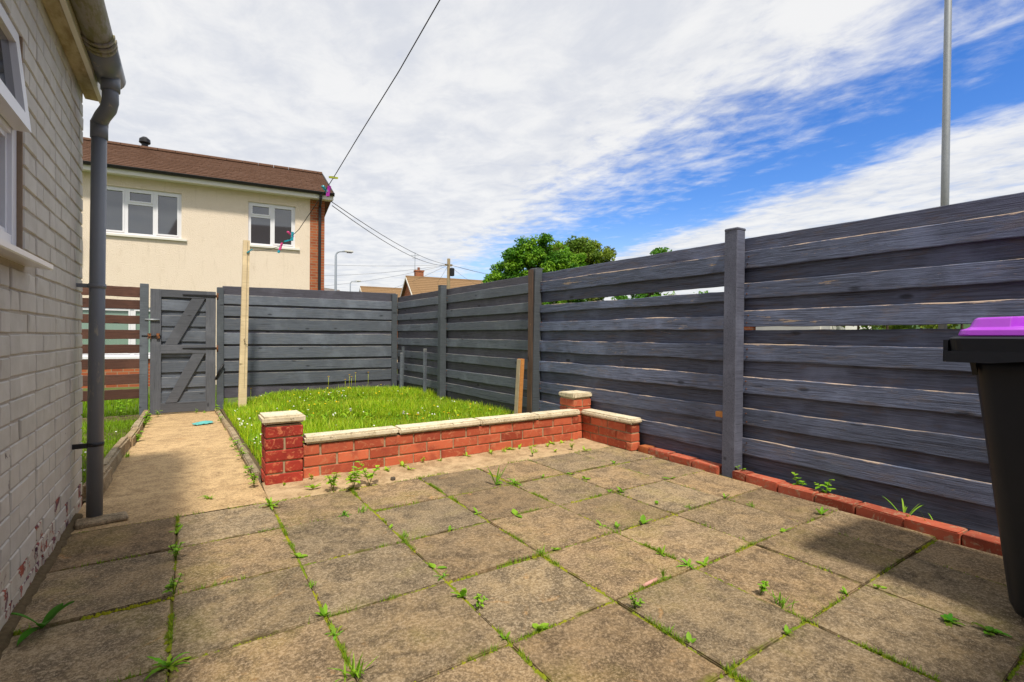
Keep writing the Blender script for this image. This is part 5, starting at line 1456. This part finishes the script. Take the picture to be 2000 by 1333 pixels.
def weed_mesh(kind, seed, s=1.0, tint=(1, 1, 1)):
    r = random.Random(seed); V, Fc, Cc = [], [], []
    def leaf(base, az, ln, w, rise, droop, col, segs=5, tooth=0.0):
        b0 = len(V); d = Vector((cos(az), sin(az), 0)); q_ = Vector((-sin(az), cos(az), 0))
        for i in range(segs + 1):
            t = i / segs; prof = max(.06, sin(pi * min(1, t * .94 + .05)) ** .75) * (1 - tooth * (i % 2))
            p = Vector(base) + d * ln * t * cos(rise) + Vector((0, 0, ln * (sin(rise) * t - droop * t * t)))
            for q in (-1, 0, 1):
                V.append(tuple(p + q_ * w * prof * q + Vector((0, 0, abs(q) * w * .3)))); Cc.append(tuple(x * y * (.88 if q == 0 else 1.0) for x, y in zip(col, tint)))
            if i:
                a = b0 + (i - 1) * 3; e = b0 + i * 3; Fc.append((a, a + 1, e + 1, e)); Fc.append((a + 1, a + 2, e + 2, e + 1))
    def stem(pts, w, col):
        g = G().tube(pts, w, 5, False); b = len(V); V.extend(g.v); Fc.extend([tuple(i + b for i in f) for f in g.f]); Cc.extend([tuple(x * y for x, y in zip(col, tint))] * len(g.v))
    GC = [(.19, .40, .025), (.24, .46, .03), (.28, .48, .035)]
    if kind == 'rosette':
        for k in range(r.randint(11, 15)): leaf((r.gauss(0, .004), r.gauss(0, .004), 0), k * .9 + r.uniform(-.4, .4), s * r.uniform(.025, .085), s * r.uniform(.004, .009), r.uniform(.25, 1.3), r.uniform(.15, .7), tuple(q * r.uniform(.7, 1.15) for q in r.choice(GC)), 7, .45)
        for k in range(2): leaf((r.gauss(0, .01), r.gauss(0, .01), 0), r.uniform(0, 6.3), s * r.uniform(.03, .06), s * .005, .2, .1, (.30, .22, .08), 5, .3)
    elif kind == 'tuft':
        for k in range(r.randint(24, 34)): leaf((r.gauss(0, .012) * s, r.gauss(0, .012) * s, 0), r.uniform(0, 6.3), s * r.uniform(.03, .075), s * r.uniform(.0016, .0028), r.uniform(.7, 1.4), r.uniform(.05, .4), r.choice(GC), 3)
    elif kind == 'tall':
        for k in range(r.randint(6, 8)): leaf((0, 0, 0), r.uniform(0, 6.3), s * r.uniform(.07, .14), s * r.uniform(.005, .009), r.uniform(1.0, 1.4), r.uniform(.0, .2), r.choice(GC), 4)
        for k in range(3): leaf((0, 0, 0), r.uniform(0, 6.3), s * r.uniform(.04, .06), s * .010, .5, .3, r.choice(GC), 4)
    elif kind == 'blades':
        for k in range(7): leaf((r.gauss(0, .012), r.gauss(0, .012), 0), r.uniform(0, 6.3), s * r.uniform(.14, .26), s * .0045, r.uniform(.9, 1.3), r.uniform(.15, .6), r.choice(GC), 7)
    elif kind == 'leafy':
        for j in range(r.randint(3, 5)):
            az = r.uniform(0, 6.3); h = s * r.uniform(.05, .12); sp = s * r.uniform(.01, .05)
            stem([(0, 0, 0), (sp * .5 * cos(az), sp * .5 * sin(az), h * .6), (sp * cos(az), sp * sin(az), h)], .0016, (.16, .24, .04))
            for k in range(7):
                t = r.uniform(.4, 1); leaf((sp * t * cos(az), sp * t * sin(az), h * t), r.uniform(0, 6.3), s * r.uniform(.022, .04), s * r.uniform(.007, .012), r.uniform(.0, .7), .3, r.choice(GC), 4)
    elif kind == 'dock':
        for k, az in enumerate((1.2, 2.6, -.2, .5, 3.6)): leaf((0, 0, 0), az, s * r.uniform(.12, .17), s * r.uniform(.018, .026), r.uniform(.5, 1.2), r.uniform(.2, .6), r.choice([(.07, .26, .012), (.06, .21, .012)]), 7)
    elif kind == 'flat':
        for k in range(9): leaf((r.gauss(0, .008), r.gauss(0, .008), .004), k * .7 + r.uniform(-.3, .3), s * r.uniform(.035, .065), s * r.uniform(.010, .016), r.uniform(.15, .8), .35, tuple(q * r.uniform(.5, 1.0) for q in r.choice(GC)), 8, .4)
    elif kind == 'sprig':
        for k in range(r.randint(4, 6)): leaf((0, 0, 0), r.uniform(0, 6.3), s * r.uniform(.015, .038), s * r.uniform(.004, .008), r.uniform(.3, 1.2), .2, r.choice(GC), 3)
    return colmesh('weed_' + kind, np.array(V), Fc, np.array(Cc))

def weeds():
    Y = (1.55, 1.35, 1.1)
    big = [('leafy', .88, 3.14, 1.5, Y, 'yellow green leafy weed, largest of those at the foot of the brick wall'),
           ('leafy', .99, 3.165, 1.3, Y, 'yellow green leafy weed just right of the largest wall foot weed'),
           ('leafy', .76, 3.16, 1.0, Y, 'small yellow green weed between the left pillar and the largest wall foot weed'),
           ('tall', 1.693, 2.725, 1.15, (1, 1, 1), 'upright dark green weed, tallest on the paving before the wall'),
           ('rosette', 1.812, 2.677, 1.05, (1, 1, 1), 'spreading weed just right of the tallest upright weed'),
           ('rosette', .706, 2.69, .85, (.8, .95, 1.4), 'flat grey green weed in the joint nearest the left pillar'),
           ('tuft', .80, 2.69, .9, (1, 1, 1), 'grassy tuft beside the flat grey green weed'),
           ('tall', 1.783, 1.444, .55, (1.2, 1.2, 1), 'small three leafed sprout in the middle of the patio'),
           ('rosette', 1.794, 1.309, .75, (1.2, 1.2, 1), 'low two leafed weed at a slab corner in mid patio'),
           ('tall', 1.617, 1.301, .45, (1, 1, 1), 'tiny upright tuft beside the pink chalk'),
           ('leafy', 1.831, 1.015, .55, (1.2, 1.2, 1), 'bright leafy weed near the thick green joint at right'),
           ('tuft', 1.816, .925, 1.0, (1, 1.05, 1), 'dense dark grass tuft at the right slab crossing'),
           ('leafy', 1.348, 1.207, .5, (1, 1, 1), 'leafy weed in the front joint right of centre'),
           ('rosette', -.045, 1.735, 1.1, (1.1, 1.1, 1), 'leafy rosette weed at the lower left of the paving'),
           ('rosette', .403, 1.634, .9, (1, 1.05, 1.2), 'pale leaved rosette beside the mossy joint at lower left'),
           ('tuft', .398, 1.40, 1.4, (1.1, 1.1, .8), 'thick mossy green tuft at the bottom edge of the paving'),
           ('dock', -.40, 2.19, .85, (1, 1, 1), 'broad leafed dock plant growing by the white painted wall'),
           ('leafy', .872, 1.512, .55, (1.2, 1.2, 1), 'leafy weed in the mossy joint left of centre'),
           ('rosette', .864, 1.791, .6, (1, 1.05, 1.2), 'grey green weed at the crossing of mossy joints'),
           ('flat', 2.235, .462, .9, (.75, 1.0, .9), 'crinkled green weed on the slab beside the black bin'),
           ('flat', 2.205, .55, .8, (.75, 1.0, .9), 'smaller crinkled weed just behind the one by the bin'),
           ('rosette', .391, 3.06, 1.35, (1.25, 1.15, 1), 'large spreading weed before the left brick pillar'),
           ('rosette', .10, 3.40, .8, (1.2, 1.15, 1), 'straggly weed at the start of the path'),
           ('leafy', .352, 3.50, .9, (1.35, 1.25, 1), 'leafy weed between the path kerb and the left pillar'),
           ('leafy', -.044, 2.55, .7, (1.1, 1.1, 1.1), 'leafy weed in the left joint halfway along the house wall'),
           ('leafy', -.043, 2.22, .6, (1.1, 1.1, 1.1), 'leafy weed in the left joint nearer the dock plant'),
           ('leafy', 3.255, 1.40, 1.2, (1.1, 1.15, 1), 'round leafed plant rising behind the brick edging'),
           ('leafy', 3.262, 1.56, 1.0, (1.1, 1.15, 1), 'round leafed plant behind the edging, closer to the near post'),
           ('blades', 3.235, 1.02, .85, (1.2, 1.2, 1), 'tall arching grass blades behind the brick edging'),
           ('blades', 3.225, .88, .55, (1.2, 1.2, 1), 'shorter grass blades behind the edging nearer the bin'),
           ('leafy', 3.245, 1.95, .8, (1.2, 1.2, 1), 'green weed tucked against the foot of the near fence post'),
           ('leafy', -.44, 7.6, 1.6, (1.2, 1.2, 1), 'leafy weed spilling over the left kerb by the gate'),
           ('leafy', -.80, 8.72, 2.2, (1.1, 1.15, 1), 'bushy weed under the brown slat fence beside the latch post'),
           ('leafy', -1.05, 8.74, 1.9, (1.0, 1.1, 1), 'bushy weed under the brown slat fence nearer the downpipe'),
           ('leafy', -.43, 6.1, 1.1, (1.2, 1.2, 1), 'weed with pale flowers at the left kerb halfway along the path'),
           ('leafy', .36, 8.45, 1.1, (1.3, 1.2, 1), 'yellow green weed at the foot of the gate on the right')]
    for i, (kind, x, y, s, t, lab) in enumerate(big):
        z = path_z(y) if x < .41 else (.0 if x < 3.2 else .0)
        o = put('weed', weed_mesh(kind, 40 + i, s, t), 'leaf', None, (x, y, z), (0, 0, RND.uniform(0, 6)))
        tag(o, lab, 'weed', 'weeds growing in the yard')
    small = [(0.878, 2.249), (1.339, 2.341), (2.063, 2.70), (2.29, 2.652), (2.291, 2.518), (2.227, 2.217), (2.297, 2.17), (2.31, 1.909), (2.407, 1.76), (1.845, 1.78), (1.79, 1.832), (2.76, 1.76), (2.749, 1.583), (2.959, 1.30), (1.868, 1.285), (1.329, 1.75), (0.858, 1.312), (1.345, 0.975), (1.335, 1.051), (2.533, 1.285), (2.116, 0.835), (2.279, 0.79), (0.982, 1.30), (1.408, 1.75), (2.80, 2.20), (2.763, 2.70), (1.663, 0.83), (0.400, 1.76), (0.87, 1.878), (0.864, 1.62), (.405, 2.3), (.40, 2.0), (-.046, 2.9), (-.05, 3.0), (.86, 2.4), (1.10, 2.21), (1.5, 2.205), (2.0, 1.745)]
    ms = [weed_mesh('sprig', 200 + k, 1.0, (1.1, 1.1, 1)) for k in range(5)] + [weed_mesh('tuft', 220, .4, (1.1, 1.1, 1))]
    for x, y in small:
        o = put('weed', RND.choice(ms), 'leaf', None, (x, y, -.002), (0, 0, RND.uniform(0, 6)), (RND.uniform(1.0, 2.0),) * 3)
        tag(o, 'very small green weed sprouting from a joint between paving slabs', 'weed', 'tiny weeds in the paving joints')
    wallfoot = [(0.783, 3.264), (1.341, 3.346), (1.327, 3.452), (1.636, 3.453), (1.193, 3.40), (1.883, 3.480), (2.225, 3.448), (2.484, 3.43), (2.666, 3.42), (2.779, 3.22), (2.84, 3.12), (2.604, 3.24), (3.00, 3.48), (0.66, 3.25), (0.69, 3.45), (0.52, 3.42), (2.1, 3.46), (2.3, 3.47), (2.4, 3.48), (2.55, 3.47), (2.75, 3.46), (2.86, 3.45), (2.45, 3.30), (2.35, 3.22), (1.5, 3.47)]
    ms = [weed_mesh('sprig', 240 + k, 1.3, (1.6, 1.4, 1.1)) for k in range(4)] + [weed_mesh('tuft', 250, .5, (1.7, 1.5, 1.0)), weed_mesh('leafy', 251, .4, (1.6, 1.4, 1.1))]
    for x, y in wallfoot:
        o = put('weed', RND.choice(ms), 'leaf', None, (x, y, .008), (0, 0, RND.uniform(0, 6)), (RND.uniform(.8, 1.5),) * 3)
        tag(o, 'little yellow green weed at the brick wall foot, ' + ('left half of the strip' if x < 1.9 else 'right half of the strip'), 'weed', 'little weeds along the wall foot')
    kerb = [(-.43, 7.9), (-.44, 7.3), (-.43, 5.2), (.355, 7.9), (.35, 7.2), (.36, 6.4), (.355, 5.6), (.36, 5.0), (.365, 4.5), (.36, 4.1), (.36, 3.85), (.10, 8.62), (.2, 8.64), (-.36, 8.55)]
    ms = [weed_mesh('leafy', 260 + k, .75, (1.35, 1.25, 1.0)) for k in range(3)] + [weed_mesh('tuft', 265, .9, (1.3, 1.25, 1))]
    for x, y in kerb:
        o = put('weed', RND.choice(ms), 'leaf', None, (x, y, path_z(y)), (0, 0, RND.uniform(0, 6)), (RND.uniform(.8, 1.3),) * 3)
        tag(o, 'green weed at the foot of the closed garden gate' if y > 8.5 else ('green weed in the gap beside the worn stone kerb left of the path' if x < 0 else 'green weed in the gap beside the narrow kerb right of the path'), 'weed', 'weeds along the path edges')
    # dandelions in the lawn
    def dandelion(x, y, h, kind, label):
        z = lawn_z(x, y); T = thing('dandelion', (x, y, z), label, 'flower', 'dandelions in the lawn')
        put('stem', G().tube([(0, 0, 0), (.008, 0, h * .6), (.01, .004, h)], .0025, 6).mesh('stem', True), None, T, local=True).data.materials.append(M_('peg_lime'))
        V, Fc, Cc = [], [], []; r = random.Random(int(x * 100))
        n = 46
        for k in range(n):
            a = r.uniform(0, 6.28); e = r.uniform(.05, 1.3) if kind == 'y' else r.uniform(-1.2, 1.5); L = .021
            d = Vector((cos(a) * cos(e), sin(a) * cos(e), sin(e) * (.5 if kind == 'y' else 1))) * L; s = Vector((-sin(a), cos(a), 0)) * .0042
            b = len(V); o = Vector((.01, .004, h)); V.extend([tuple(o), tuple(o + d * .75 + s), tuple(o + d), tuple(o + d * .75 - s)]); Fc.append((b, b + 1, b + 2, b + 3))
            Cc.extend([(.85, .58, .01) if kind == 'y' else (.72, .70, .64)] * 4)
        put('flower_head', colmesh('flower_head', np.array(V), Fc, np.array(Cc)), 'petal', T, local=True)
    dandelion(1.97, 5.12, .13, 'c', 'white dandelion clock just above the coping in mid lawn')
    dandelion(1.99, 5.02, .12, 'y', 'yellow dandelion beside the white seed head')
    dandelion(2.06, 4.95, .12, 'y', 'yellow dandelion, second to the right of the white seed head')
    dandelion(2.40, 4.88, .12, 'y', 'yellow dandelion furthest right along the coping')
    dandelion(1.53, 5.62, .13, 'c', 'lone white dandelion clock left of the yellow ones')
    for i, (x, y, h) in enumerate(((2.28, 8.45, .30), (2.33, 8.5, .26), (2.38, 8.44, .33), (2.62, 8.5, .33), (1.95, 8.5, .28), (.80, 8.55, .24), (2.22, 8.48, .22))):
        dandelion(x, y, h, 'y', ('yellow flower on a tall stem before the back fence, ' + ('left end by the timber post' if x < 1 else 'in the right hand group')) if i in (5,) else 'yellow flower on a tall stem in the group before the back fence')
weeds()
